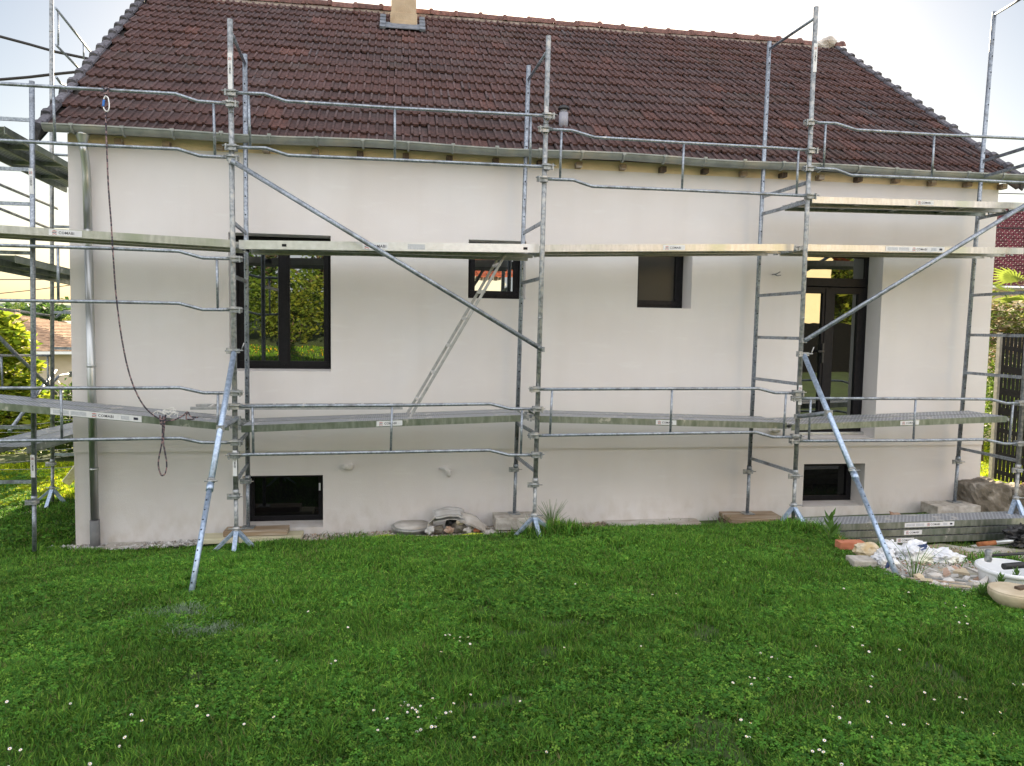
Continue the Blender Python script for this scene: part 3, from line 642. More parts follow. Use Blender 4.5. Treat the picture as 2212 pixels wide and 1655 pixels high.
def rail(px_top, px_bot, px_str, label, Y=-1.175, clampL=None, clampR=None, Xp=None):
    f_ = (lambda q: bp(*q, Y=Y)) if Xp is None else (lambda q: bp(*q, X=Xp))
    A = [f_(q) for q in px_top]; B = [f_(q) for q in px_bot]
    T = thing('guardrail', (A[0]+B[-1])/2, label, 'guardrail', 'double tube guardrails of the scaffold')
    for L_ in (A, B):
        b = MB('galv'); b.tube(L_, .0165, 12); 
        b.build('rail', T)
    for q0, q1 in px_str:
        b = MB('galv'); b.tube([f_(q0), f_(q1)], .0125, 10); b.build('upright', T)
    for L_ in (A, B):
        for e, on, dx in ((0, clampL, -1), (-1, clampR, 1)):
            if on: b = MB('galv_worn'); clamp(b, L_[e]+Vector((0,.02,0)), dx); b.build('clamp', T)
    return T
rail([(-160,174),(0,181),(234,194.7),(379,202.7),(427,218.8),(496,223.7)], [(-160,294),(0,303.4),(234,315.5),(384,322),(432,337),(498,340.5)], [((115,188),(119,307)),((461.3,224),(464.5,337))], 'highest guardrail left of the tall window frame, holding the rope', clampR=1)
rail([(-160,526),(0,530),(242,537),(387,543),(438,557.4),(505,559)], [(-160,648),(0,649),(251,652.5),(387,655.4),(438,669),(505,669)], [((125,531),(126,649)),((468.5,559),(470.4,667.5))], 'guardrail at mid height left of the tall window, crossing the downpipe', clampR=1)
rail([(-160,839),(0,838.5),(287,838.5),(389,837.6),(440,848.7),(506,849)], [(-160,954),(0,952.6),(134,950.7),(352,947),(392,947),(435,956),(506,956)], [((131.6,838),(134,951)),((471,852),(470,955))], 'lowest guardrail on the left, the rope loop hanging behind it', clampR=1)
rail([(502,200),(572,203),(618,218.8),(853,233.6),(1134,248),(1183,250)], [(503,318),(574,320),(623,335.6),(853,345.6),(1134,358.4),(1181,360)], [((537,207),(540.5,318)),((853,235),(853,344)),((1146.6,252),(1145,356))], 'guardrail in front of the gutter above the tall window', clampL=1, clampR=1)
rail([(509,878),(690,876.5),(846,876),(1059.6,872.6),(1101,883),(1158,884)], [(509,984),(540,982),(846,976.7),(1057,972.7),(1098.5,983),(1156,983)], [((545.4,879),(547.5,982)),((847,877.4),(844,975.4)),((1127.8,885.4),(1125,982))], 'lowest guardrail in front of the two ladders', clampL=1, clampR=1)
rail([(1179,279),(1235.7,282),(1284,296.7),(1477.4,308.8),(1674,319.5),(1752,325)], [(1176,386.6),(1238,389),(1278.7,402.8),(1473,410.8),(1674,420),(1749,423.4)], [((1213,282),(1209.7,386.6)),((1477.4,308.8),(1473,409.5)),((1725,323.5),(1720.6,420))], 'guardrail in front of the gutter above the grey-glass window', clampL=1, clampR=1)
rail([(1160,841),(1452,839.8),(1638.5,839.3),(1674,848.7),(1722,849)], [(1157,941),(1448,936.5),(1633,933.8),(1669,944),(1718,944)], [((1192.8,842.5),(1188,939)),((1452,841),(1448,935)),((1698,850.5),(1692.6,943))], 'lowest guardrail between the ladders and the glazed door', clampL=1, clampR=1)
rail([(1752,264.5),(1806,266.6),(1849,280.6),(2018,290.8),(2212,299.4),(2330,305)], [(1750,363.8),(1803,365.7),(1838,378.6),(2012.7,385.3),(2212,394.7),(2325,399)], [((1783.7,268.5),(1779,362.5)),((2018.6,291),(2012.7,384))], 'guardrail in front of the gutter at the right end of the roof', clampL=1)
rail([(1724,860.7),(1977.8,861.3),(2139,862.6),(2174,871.5),(2206,871)], [(1720,952.6),(1972.4,951.8),(2128,949.3),(2168,958.5),(2203,958.5)], [((1751.4,861),(1747,952.6)),((1978,862.6),(1973,950)),((2188.6,872),(2180.5,956.6))], 'lowest guardrail across the glazed door', clampL=1, clampR=1)

def plank(p0, p1, y0, y1, h, label, m='deck_side', top='deck_top', st=None, name='scaffold_deck', hooks=True, group='steel decks of the scaffold', ribs=True, alongY=False):
    """deck from p0=(x,z) to p1=(x,z) (top edge), between y0 (front) and y1 (back)"""
    (x0,z0),(x1,z1) = p0, p1
    def Q(x, y, z): return Vector((y, x, z)) if alongY else Vector((x, y, z))
    T = thing(name, Q((x0+x1)/2,(y0+y1)/2,(z0+z1)/2-h), label, 'scaffold deck', group)
    zt = lambda x: z0+(z1-z0)*(x-x0)/(x1-x0)
    def slab(b, xa, xb, ya, yb, da, db, m_):
        b.hexa([Q(x,y,zt(x)-d) for d in (db, da) for x,y in ((xa,ya),(xb,ya),(xb,yb),(xa,yb))], m_)
    b = MB(top, m); slab(b, x0+.01, x1-.01, y0+.004, y1-.004, 0, .004, top)
    if ribs:
        n = 4
        for k in range(1, n): xx = x0+(x1-x0)*k/n; slab(b, xx-.02, xx+.02, y0+.006, y1-.006, .0055, .05, m)
    b.build('platform', T)
    for ya, yb in ((y0, y0+.004), (y1-.004, y1)):
        b = MB(m); slab(b, x0, x1, ya, yb, -.002, h, m)
        yi = (ya+.0, ya+.022) if ya == y0 else (yb-.022, yb)
        slab(b, x0+.002, x1-.002, yi[0]+.0005, yi[1]-.0005, h+.0005, h+.004, m); b.build('side_beam', T)
    if hooks:
        for (xe, s_) in ((x0,-1),(x1,1)):
            for yy in (y0+.05, y1-.05):
                b = MB('galv_worn'); b.hexa([Q(xe+s_*a, yy+c, zt(xe)-d) for d in (h*.8, .012) for a,c in ((0,-.008),(.055,-.008),(.055,.008),(0,.008))]); b.hexa([Q(xe+s_*a, yy+c, zt(xe)-d) for d in (h*1.0, .03) for a,c in ((.055,-.008),(.075,-.008),(.075,.008),(.055,.008))]); b.build('hook', T)
    if st:
        for (xs_, w, hh, kind) in st: sticker(T, Q(xs_, y0-.003, zt(xs_)-h*.5), Q(1,0,(z1-z0)/(x1-x0)) if not alongY else (0,1,0), (0,0,1), w, hh, kind)
    return T
YF, YM1, YM2, YK = -.955, -.66, -.645, -.35
for (a, b_, st, w1) in (((-5.60,1.815),(-2.74,1.53),[(-4.0,.85,.062,'long')],'left bay, under the coiled rope'), ((-2.62,1.51),(.31,1.615),[(-1.12,.27,.055,'logo')],'ladder bay'),
                    ((.47,1.605),(3.38,1.52),[(1.93,.24,.052,'logo')],'bay left of the glazed door'), ((3.44,1.50),(6.22,1.59),[(4.93,.24,.05,'logo')],'bay in front of the glazed door')):
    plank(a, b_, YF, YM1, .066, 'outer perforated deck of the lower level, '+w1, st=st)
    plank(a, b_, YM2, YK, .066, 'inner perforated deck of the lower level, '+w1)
for (a, b_, st, w1) in (((-5.60,3.485),(-2.70,3.392),[(-4.24,.30,.06,'logo')],'left bay, crossing the downpipe'),
                    ((.50,3.448),(3.37,3.548),[(1.96,.25,.055,'logo')],'bay above the grey-glass window'), ((3.53,3.550),(6.30,3.60),[(4.88,.75,.058,'long')],'bay above the glazed door')):
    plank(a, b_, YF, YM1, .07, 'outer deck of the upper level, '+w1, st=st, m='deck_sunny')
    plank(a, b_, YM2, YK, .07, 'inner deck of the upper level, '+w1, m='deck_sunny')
T_ = plank((-2.62,3.39),(.45,3.448), YF-.02, YK, .083, 'smooth aluminium hatch deck above the tall window, its sides lighter than the others', m='alu', st=[(-1.27,.26,.07,'logo')], name='hatch_deck', ribs=False)
b = MB('hole')
for xx in (-2.18,.30):
    z = 3.39+.058*(xx+2.62)/3.07-.045; b.box((xx-.022,YF-.0235,z-.013),(xx+.022,YF-.0205,z+.013))
b.build('slot', T_); b = MB('sticker_grey'); xx = -.85; z = 3.39+.058*(xx+2.62)/3.07-.042; b.box((xx-.09,YF-.0225,z-.026),(xx+.09,YF-.0205,z+.026)); b.build('rating_plate', T_)
b = MB('alu_dull'); b.box((-2.6,-.70,3.33),(.43,-.66,3.37)); b.box((-2.6,YK-.03,3.325),(.43,YK-.006,3.36)); b.build('beam', T_)
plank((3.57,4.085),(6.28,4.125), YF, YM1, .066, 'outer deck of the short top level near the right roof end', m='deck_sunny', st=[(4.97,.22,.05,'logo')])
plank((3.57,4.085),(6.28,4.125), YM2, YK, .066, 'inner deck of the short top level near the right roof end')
# stack of three spare decks on the ground
for k, (dx, xs_) in enumerate(((0,4.93),(.06,4.72),(.02,4.62))[::-1]):
    z = .268+k*.083; plank((3.44+dx,z),(6.35+dx,z+.02), -1.40+.01*k, -1.08+.01*k, .066, ('bottom','middle','top')[k]+' deck of the stack lying on the ground by the basement window', st=[(xs_, .62 if k == 2 else .22, .05, 'long' if k == 2 else 'logo')])

def brace(p, q, r, label, name, m='galv', ends=True):
    p, q = Vector(p), Vector(q); b = MB(m); d = (q-p).normalized(); b.tube([p, q], r, 14)
    for e, s_ in ((p,1),(q,-1)):
        if ends: b.tube([e+d*s_*.05+Vector((0,-.06,0)), e+d*s_*.05+Vector((0,.06,0))], .007, 6, 'galv_worn'); b.cbox(e+Vector((0,.03,0)), (.03,.03,.026), 'galv_worn')
    return tag(b.build(name), label, 'brace')
brace(bp(500,347,Y=-1.20), bp(1171,755,Y=-1.20), .0245, 'long diagonal tube falling to the right across the left half of the wall', 'diagonal_brace')
brace(bp(1738,736,Y=-1.20), bp(2330,372,Y=-1.20), .0245, 'long diagonal tube rising to the right in front of the glazed door', 'diagonal_brace')
def outrigger(pt, foot_px, hook_t, post_px, label):
    a = bp(*pt, Y=-1.21); f = gp(*foot_px); f.z -= .02
    T = thing('outrigger', f, label, 'outrigger', 'slanting props steadying the scaffold')
    m = a.lerp(f, .62); b = MB('galv_bright'); b.tube([a, m], .027, 14); b.tube([a.lerp(f,.60), a.lerp(f,.625)], .031, 14); b.build('upper_tube', T)
    b = MB('galv_bright', 'hole'); b.tube([m, f], .0225, 14)
    d = (f-a).normalized(); side = d.cross(Vector((0,-1,0))).normalized(); nn = side.cross(d); 
    if nn.y > 0: nn = -nn
    for k in range(9):
        c = m.lerp(f, .12+k*.095)+nn*.0232+side*.004; q = b.pts([c+(d*math.cos(t)+side*math.sin(t))*.007 for t in [math.pi*j/4 for j in range(8)]]); b.face([q+j for j in range(8)], 'hole')
    b.build('lower_tube', T)
    b = MB('galv_worn'); c = a.lerp(f,.585); b.tube([c+Vector((-.05,-.03,0)), c+Vector((.06,-.03,0))], .007, 6); b.tube([c-d*.012, c+d*.012], .034, 12); b.build('pin', T)
    b = MB('galv_worn'); b.cbox(a, (.05,.03,.02)); b.cbox(a+Vector((-.05,0,0)), (.02,.035,.03)); b.tube([a+Vector((-.08,-.03,.0)), a+Vector((.09,-.03,.005))], .008, 6); b.tube([a+Vector((.07,-.03,0)), a+Vector((.10,-.03,.08))], .006, 6); b.build('coupler', T)
    e = a.lerp(f, hook_t); p = bp(*post_px, Y=-1.16); b = MB('galv'); b.tube([e, p], .024, 12); b.cbox(p, (.035,.03,.025), 'galv_worn'); b.cbox(e, (.03,.03,.03), 'galv_worn'); b.build('strut', T)
    return T
outrigger((506,758),(411,1287),.37,(511,905),'bright slanting prop at the left, its foot in the lawn')
outrigger((1736,765),(1940,1245),.32,(1724,900),'bright slanting prop at the right, its foot in the rubble')

# side scaffold round the left gable
frame(((-5.70,-.40,4.96),(-4.745,-.40,4.99)), ((-5.78,-.40,.12),(-4.86,-.40,.10)), (.85,1.43,3.25,3.75,4.10,4.60,4.95), 'scaffold frame standing on the grass at the left corner, facing the lawn', foot_kind=('none','none'), stick=((3.98,.26,1),(1.02,.24,1)), holes=False)
frame(((-5.57,2.1,6.95),(-4.85,2.1,5.0)), ((-5.74,2.1,.06),(-4.95,2.1,.06)), (.72,2.18,2.67,3.82,4.77), 'tall scaffold frame behind the left corner, reaching out of the picture top', foot_kind=('tripod','plate'), holes=False)
frame(((-5.62,5.1,4.6),(-4.85,5.1,4.6)), ((-5.72,5.1,.0),(-4.95,5.1,.0)), (.9,2.4,4.4), 'farthest scaffold frame behind the left gable', foot_kind=('plate','plate'), holes=False)
frame(((-7.05,1.2,4.7),(-6.95,2.6,4.7)), ((-7.1,1.2,.06),(-7.0,2.6,.0)), (2.6,4.6), 'scaffold frame at the far left edge, cut by the picture border', foot_kind=('plate','plate'), holes=False)
for (z, y0s, w) in ((4.47,-.55,'highest'),(3.20,-.42,'middle'),(1.19,-.30,'lowest')):
    for (a, c, w2) in ((-4.95,-5.25,'inner'),(-5.265,-5.565,'outer')):
        plank((y0s,z+.02),(y0s+2.95,z-.07), a, c, .072, f'{w} side deck left of the house, {w2} of its pair', alongY=True, hooks=False)
plank((2.15,1.86),(5.0,1.86), -4.98, -5.5, .072, 'far side deck behind the left corner, low down', alongY=True, hooks=False)
def srail(pts, label, r=.0165, X=-5.72, strut=()):
    P_ = [bp(*q, X=X) for q in pts]; b = MB('galv'); b.tube(P_, r, 10)
    for q in strut: b.tube([bp(*q[0], X=X), bp(*q[1], X=X)], .0125, 8)
    return tag(b.build('side_rail'), label, 'rail', 'rails of the side scaffold')
srail([(-40,383),(0,399),(124,451)], 'upper of two slanting rails crossing the sky left of the wall')
srail([(-40,431),(0,451),(118,498)], 'lower of two slanting rails crossing the sky left of the wall')
srail([(-30,662),(0,667),(116,683)], 'thin rail in front of the distant trees at the left')
srail([(-30,768),(0,768),(115,768)], 'level rail below the distant brown roof at the left', strut=(((3,768),(5,838)),((103,768),(104,838))))
srail([(120,17),(173,84),(200,118)], 'upper rail gleaming above the left roof edge', strut=(((125,22),(126,98)),((180,92),(181,128))))
srail([(121,97),(173,151),(190,170)], 'second rail gleaming above the left roof edge')
srail([(121,166),(131,180),(160,190)], 'short bent rail just above the left roof edge')
srail([(115,826),(128,811),(160,806)], 'bent rail by the far side deck low at the left')
srail([(121,685),(140,672),(165,672)], 'bent rail by the distant green trees')
srail([(-10,720),(25,756),(121,850)], 'diagonal tube falling to the right at the left edge', r=.0235)
srail([(120,800),(86,842),(20,932)], 'diagonal tube falling to the left at the left edge', r=.0235, X=-5.9)

# ladders
def ladder(pn, qn, pf, qf, rungs, label, m):
    pn, qn, pf, qf = map(Vector, (pn, qn, pf, qf)); T = thing('ladder', (pn+pf)/2, label, 'ladder')
    for a, c in ((pn,qn),(pf,qf)): b = MB(m); b.bar(a, c, .026, .030); b.build('rail', T, bevel=.004)
    for k in range(rungs): t = (k+.6)/rungs; b = MB('alu'); b.bar(pn.lerp(qn,t), pf.lerp(qf,t), .03, .03); b.build('rung', T)
    return T
ladder((-.90,-.74,1.57),(.13,-.72,3.37), (-.93,-.42,1.57),(.10,-.40,3.37), 6, 'aluminium ladder leaning up to the hatch deck by the small window', 'alu_dull')
ladder((-3.20,-.62,1.655),(-.98,-.60,1.655), (-3.22,-.32,1.655),(-.98,-.31,1.665), 7, 'aluminium ladder lying flat on the lower deck', 'alu_dull')

# rope, carabiner, string
def curve(pts, Y, n=6):
    P_ = [bp(u, v, Y=Y if len(q) == 0 else q[0]) for (u, v, *q) in pts]; out = []
    for i in range(len(P_)-1):
        p0, p1, p2, p3 = P_[max(i-1,0)], P_[i], P_[i+1], P_[min(i+2,len(P_)-1)]
        for k in range(n):
            t = k/n; out.append(.5*((2*p1)+(p2-p0)*t+(2*p0-5*p1+4*p2-p3)*t*t+(3*p1-p0-3*p2+p3)*t*t*t))
    return out+[P_[-1]]
b = MB('rope')
b.tube(curve([(228,240),(230,300),(234,400),(240,480),(245,560),(251,640),(262,725),(276,795),(293,845),(315,882),(345,905),(372,908),(395,898),(405,890),(412,900),(428,902)], -1.21), .0075, 7)
b.tube(curve([(405,890),(403,905),(420,905)], -1.0), .0075, 7)
b.tube(curve([(352,898),(351,930),(350,955),(342,1000),(348,1026),(357,1022),(360,1000),(353,955),(355,920),(353,900)], -1.215), .0075, 7)
b.tube(curve([(345,897),(353,920),(358,896),(349,918),(345,897)], -1.00), .008, 6)
b.tube(curve([(220,186),(228,194),(235,190),(229,204),(224,196),(229,215)], -1.20), .008, 6)
tag(b.build('rope'), 'dark flecked rope hanging from the top left guardrail, ending in a loop', 'rope')
b = MB('alu'); c = curve([(224,215),(228,208),(234,213),(236,232),(232,241),(225,236),(223,226)], -1.22); b.tube(c, .0065, 7); T = b.build('carabiner'); tag(T, 'silver carabiner with blue sleeve clipped in the rope', 'carabiner')
b = MB('blue'); b.tube(curve([(224.5,216),(223,230)], -1.23), .011, 8); o = MB.build(b, 'sleeve', T)
b = MB('string'); 
for k in range(9):
    u0, v0 = 365+RNG.normal(0,8), 893+RNG.normal(0,3)
    b.tube(curve([(u0-25*RNG.random(),v0+2),(u0-10,v0-7*RNG.random()),(u0+12,v0-3+4*RNG.normal()),(u0+20*RNG.random(),v0+5*RNG.normal())], -.86-.02*k), .0035, 5)
tag(b.build('string_bundle'), 'tangle of white string lying on the left lower deck', 'string')

# small feet under the inner posts
def slab_at(name, x0,x1,y0,y1,z0,z1,m,label,cat,group=None,bev=.006,rot=0,wob=0):
    b = MB(m); c = Vector(((x0+x1)/2,(y0+y1)/2,(z0+z1)/2)); M = Matrix.Rotation(rot,3,'Z')
    if wob: M = M @ Matrix.Rotation(wob,3,'X')
    b.cbox(c, (abs(x1-x0)/2,abs(y1-y0)/2,abs(z1-z0)/2), None, M); return tag(b.build(name, bevel=bev), label, cat, group)
slab_at('timber_board',-2.95,-2.26,-.34,-.12,.185,.245,'wood','dark plaster splashed board on top under the scaffold foot at the left basement window','board')
slab_at('timber_board',-3.20,-2.10,-.40,-.14,.125,.18,'wood_pale','pale yellow plank below the dark board at the left basement window','board',rot=R(1))
slab_at('wood_block',-2.30,-2.22,-.38,-.20,.04,.12,'wood_dark','small dark wood block propping the pale plank','block')
slab_at('concrete_block',.10,.62,-.42,-.10,.20,.338,'concrete','concrete block under the scaffold foot beside the clay debris','block')
slab_at('brick',-.06,.10,-.52,-.38,.14,.20,'concrete_pale','small pale brick lying beside the concrete block','brick',rot=R(20))
slab_at('timber_board',3.00,3.70,-.48,-.06,.215,.272,'wood','plaster covered board under the scaffold foot left of the right basement window','board',rot=R(-3))
slab_at('timber_board',2.98,3.62,-.44,-.10,.155,.21,'wood_dark','dark board beneath the plaster covered one','board',rot=R(2))
slab_at('concrete_block',5.80,6.42,-.42,-.10,.235,.362,'concrete','concrete block under the scaffold foot at the right corner','block')
slab_at('stone_slab',5.68,6.15,-.75,-.45,.20,.245,'concrete_pale','thin stone slab lying left of the concrete block at the right corner','slab',rot=R(-5))
slab_at('stone_slab',6.10,6.70,-.90,-.55,.20,.27,'concrete','thick stone slab lying in front of the right corner','slab',rot=R(6),wob=R(5))
b = MB('stone_old')
for (c_, h_2, sd_) in (((6.66,-.14,.37),(.27,.24,.26),3),((7.06,-.20,.33),(.16,.2,.25),5),((6.46,-.2,.20),(.14,.14,.09),8)):
    import bmesh
    bb = bmesh.new(); bmesh.ops.create_cube(bb, size=2); bmesh.ops.subdivide_edges(bb, edges=bb.edges[:], cuts=9, use_grid_fill=True); n = len(b.v)
    for v_ in bb.verts:
        d_ = v_.co.copy(); L5 = (abs(d_.x)**9+abs(d_.y)**9+abs(d_.z)**9)**(1/9); d_ = d_/L5; k_ = 1+.12*mnoise.noise(d_*1.2+Vector((sd_,0,0)))+.10*mnoise.noise(d_*4+Vector((0,sd_,0)))+.08*mnoise.noise(d_*11)
        b.v.append((c_[0]+d_.x*h_2[0]*k_, c_[1]+d_.y*h_2[1]*k_, c_[2]+d_.z*h_2[2]*k_))
    for f_ in bb.faces: b.face([n+q.index for q in f_.verts])
    bb.free()
tag(b.build('stone_wall'), 'weathered rough stone wall end against the right corner of the house', 'wall')
b = MB('terracotta'); b.box((7.15,-.5,.1),(8.4,-.25,.62)); tag(b.build('low_brick_wall', bevel=.01), 'low reddish brick wall at the right picture edge', 'wall')

# ================================================================== THINGS ALONG THE WALL
def pebbles(name, n, fx, size, cols, label, cat=None):
    """countless small stones as one object; fx() gives x,y,z arrays"""
    x, y, z = fx(n); oc = np.array([(1,0,0),(-1,0,0),(0,1,0),(0,-1,0),(0,0,1),(0,0,-1)], float)
    of = np.array([(0,2,4),(2,1,4),(1,3,4),(3,0,4),(2,0,5),(1,2,5),(3,1,5),(0,3,5)])
    s = size*(.5+RNG.random((n,1,1))); sc = np.array([1,.75,.5])*(.7+.6*RNG.random((n,1,3)))
    v = oc[None]*s*sc; a = RNG.random(n)*6.28; ca, sa = np.cos(a)[:,None], np.sin(a)[:,None]
    v = np.stack([v[:,:,0]*ca-v[:,:,1]*sa, v[:,:,0]*sa+v[:,:,1]*ca, v[:,:,2]], 2) + .0
    v += RNG.normal(0,size*.08,v.shape); v += np.stack([x,y,z],1)[:,None,:]
    f = (of[None]+6*np.arange(n)[:,None,None]).reshape(-1)
    c = np.array(cols)[RNG.integers(0,len(cols),n)]*(.7+.6*RNG.random((n,1))); c = np.repeat(np.concatenate([c,np.ones((n,1))],1),6,0)
    o = np_mesh(name, v.reshape(-1,3), np.full(n*8,3), f, c, 'pebble'); tag(o, label, cat, kind='stuff'); return o
def strip(x0,x1,y0,y1,lift=.01):
    def f(n):
        x = RNG.uniform(x0,x1,n); y = RNG.uniform(y0,y1,n)+.03*np.sin(x*5); return x, y, hg(x,y)+lift+RNG.random(n)*.02
    return f
pebbles('gravel', 5200, strip(-2.1,.35,-.50,-.0), .020, [(.42,.36,.30),(.52,.48,.43),(.30,.26,.22),(.58,.56,.52),(.40,.30,.22)], 'gravel strip along the foot of the wall', 'gravel')
pebbles('gravel', 1500, strip(.55,2.0,-.40,-.0), .016, [(.36,.28,.20),(.45,.38,.30),(.26,.20,.15)], 'brownish gravel by the wall right of the concrete block', 'gravel')
pebbles('plaster_chips', 1500, strip(-4.9,-2.9,-.30,.0), .022, [(.52,.51,.49),(.44,.42,.40),(.30,.27,.23),(.56,.55,.54)], 'pale plaster chips and rubble at the left corner of the wall', 'rubble')
slab_at('stone_slab',-4.25,-3.85,-.24,-.02,.03,.065,'concrete','flat stone at the foot of the downpipe','slab')
# flat gravelled board at bay 3
b = MB('concrete_pale'); n = b.pts([bp(1080+820*.2685,821+1130*.2685,Z=.17), bp(1080+930*.2685,821+1178*.2685,Z=.22), bp(1080+1620*.2685,821+1150*.2685,Z=.22), bp(1080+1560*.2685,821+1100*.2685,Z=.17)])
b.face([n,n+1,n+2,n+3]); m2 = [Vector(p)-Vector((0,0,.04)) for p in b.v[:4]]; k = b.pts(m2)
for i in range(4): b.face([k+i,k+(i+1)%4,n+(i+1)%4,n+i])
tag(b.build('concrete_slab'), 'long pale concrete slab flush with the lawn edge at the wall foot', 'slab')
# manhole ring
p = bp(890,1143,Z=.20); b = MB('alu_dull','concrete_pale'); b.lathe([(.225,-.1),(.225,.0),(.24,.005),(.24,.03),(.225,.035)], p+Vector((0,.12,-.02)), 28); b.lathe([(.20,.0),(.205,.052),(.0,.056)], p+Vector((0,.12,-.02)), 28, 'concrete_pale')
tag(b.build('manhole_cover'), 'round plaster spattered manhole lid beside the gravel', 'manhole')
# heap of broken pots and cement paper
HC = bp(968,1128,Z=.20); HC.y = -.30; HC.x = -.42
T = thing('rubble_heap', HC+Vector((0,0,-.05)), 'heap of broken plaster pieces and cement paper over dark stones by the wall', 'rubble heap')
def sheet(b, o, ux, uy, w, h, th, cur=.06, seed=0, n=6):
    ux, uy = Vector(ux).normalized(), Vector(uy).normalized(); nn = ux.cross(uy); o = Vector(o); k0 = len(b.v)
    for L in (0,1):
        for j in range(n+1):
            for i in range(n+1):
                a, c = i/n-.5, j/n-.5; z = cur*(math.cos(a*2.4)-.5)+.022*mnoise.noise(Vector((a*3+seed,c*3,seed)))
                b.v.append(tuple(o+ux*(a*w*(1+.2*mnoise.noise(Vector((c*4,seed,1)))))+uy*(c*h*(1+.25*mnoise.noise(Vector((a*4,seed,5)))))+nn*(z-L*th)))
    N = (n+1)**2
    for j in range(n):
        for i in range(n):
            q = k0+j*(n+1)+i; b.face([q,q+1,q+n+2,q+n+1], None, True); b.face([N+q,N+q+n+1,N+q+n+2,N+q+1], None, True)
    ed = [(j*(n+1)) for j in range(n+1)]; e2 = [j*(n+1)+n for j in range(n+1)]; e3 = list(range(n+1)); e4 = [n*(n+1)+i for i in range(n+1)]
    for e in (ed,e2,e3,e4):
        for a_, c_ in zip(e,e[1:]): b.face([k0+a_,k0+c_,k0+N+c_,k0+N+a_])
b = MB('debris_white'); sheet(b, HC+Vector((-.02,-.02,.17)), (1,0,0), (0,1,.3), .36,.26,.012,.05,1); b.build('plaster_sheet', T)
b = MB('debris_white'); sheet(b, HC+Vector((-.03,-.06,.205)), (1,0,0), (0,1,.1), .30,.22,.02,.02,3); b.build('plaster_sheet', T)
b = MB('concrete_pale'); sheet(b, HC+Vector((-.21,-.05,.08)), (.3,-.2,1), (.3,1,0), .22,.20,.010,.06,2); b.build('cement_paper', T)
b = MB('concrete_pale'); sheet(b, HC+Vector((.26,-.08,.09)), (1,-.1,-.5), (0,1,.35), .36,.24,.010,.05,6); b.build('cement_paper', T)
for k,(dx,dy,dz,r,m) in enumerate(((-.14,-.10,.03,.06,'stone_old'),(-.02,-.12,.02,.055,'terracotta'),(.10,-.08,.04,.07,'stone_old'),(.10,-.12,.11,.04,'stone_cream'),(.2,-.14,.02,.05,'concrete'),(.30,-.14,.02,.045,'brick'),(-.24,-.12,.02,.05,'debris_white'),(.02,-.02,.08,.08,'black_plastic'))):
    b = MB(m); b.rock(HC+Vector((dx,dy,dz)), (r,r*.8,r*.75), None, 2, .9, k); b.build('stone', T)
# garden hose
b = MB('hose'); hp = [(1048,1138),(1020,1137),(985,1140),(950,1143),(918,1145),(885,1143),(862,1137),(835,1136),(812,1138),(795,1143)]
hp = [bp(u, v+9, Z=.22) for u, v in hp]; b.tube([Vector((p.x, p.y, h_(p.x,p.y)+.030+.008*math.sin(i*2))) for i, p in enumerate(hp)], .015, 8); tag(b.build('garden_hose'), 'yellow green hose lying in the grass along the gravel', 'hose')

# ================================================================== RUBBISH AT THE RIGHT
def at_g(u, v, lift=0): p = gp(u, v); p.z += lift; return p
p = at_g(1836,1190); b = MB('brick'); b.cbox(p+Vector((0,.0,.06)), (.125,.055,.036), None, Matrix.Rotation(R(-6),3,'Z')); tag(b.build('brick', bevel=.005), 'red brick lying by the rusty stone', 'brick')
p = at_g(1874,1214); b = MB('stone_ochre'); b.rock(p+Vector((0,.02,.10)), (.115,.09,.075), None, 3, .35, 3); tag(b.build('stone'), 'cream and rust coloured stone on the concrete block', 'stone')
p = at_g(1868,1232); b = MB('concrete'); b.cbox(p+Vector((.03,.10,.015)), (.10,.09,.06), None, Matrix.Rotation(R(-10),3,'Z')); tag(b.build('concrete_block', bevel=.01), 'half buried grey concrete block in the lawn edge under the rusty stone', 'block')
b = MB('wood'); p0, p1 = at_g(2040,1222), at_g(1955,1186); M = [at_g(1875,1184,.03), at_g(2010,1218,.045), at_g(2125,1208,.045), at_g(2020,1183,.03)]
k = b.pts(M+[q-Vector((0,0,.025)) for q in M]); [b.face([k+i for i in q]) for q in ((0,1,2,3),(7,6,5,4),(0,4,5,1),(1,5,6,2),(2,6,7,3),(3,7,4,0))]; tag(b.build('board'), 'plaster smeared wooden board lying flat in front of the deck stack', 'board')
# crumpled bags
def crumple(name, c, r, m, label, seed, cat='bag'):
    import bmesh
    bb = bmesh.new(); bmesh.ops.create_icosphere(bb, subdivisions=4, radius=1); b = MB(m); 
    for v in bb.verts:
        d = v.co.copy(); k = .85+.55*mnoise.noise(d*1.6+Vector((seed,0,0)))+.55*abs(mnoise.noise(d*3.2+Vector((0,seed,0))))+.34*abs(mnoise.noise(d*7+Vector((0,seed,4))))+.12*abs(mnoise.noise(d*15+Vector((0,seed,4))))
        b.v.append((c[0]+d.x*r[0]*k, c[1]+d.y*r[1]*k, max(c[2]-r[2]*.55, c[2]+d.z*r[2]*k)))
    for f in bb.faces: b.face([v.index for v in f.verts], m, False)
    bb.free(); return tag(b.build(name), label, cat)
p = at_g(1972,1216); crumple('plastic_bag', p+Vector((.0,.02,.07)), (.20,.12,.10), 'bag', 'large crumpled translucent white plastic bag behind the prop foot', 3)
crumple('plastic_bag', at_g(2040,1216)+Vector((-.02,.0,.05)), (.15,.09,.07), 'bag', 'crumpled white bag at the right side of the bag heap', 8)
crumple('plastic_bag', at_g(1908,1222)+Vector((.02,.02,.05)), (.10,.08,.08), 'bag', 'small white bag with a dark blue print at the left of the bag heap', 12)
crumple('plastic_bag', at_g(1925,1196)+Vector((-.02,.02,.07)), (.07,.06,.07), 'bag', 'small white bag standing up behind the bag heap', 17)
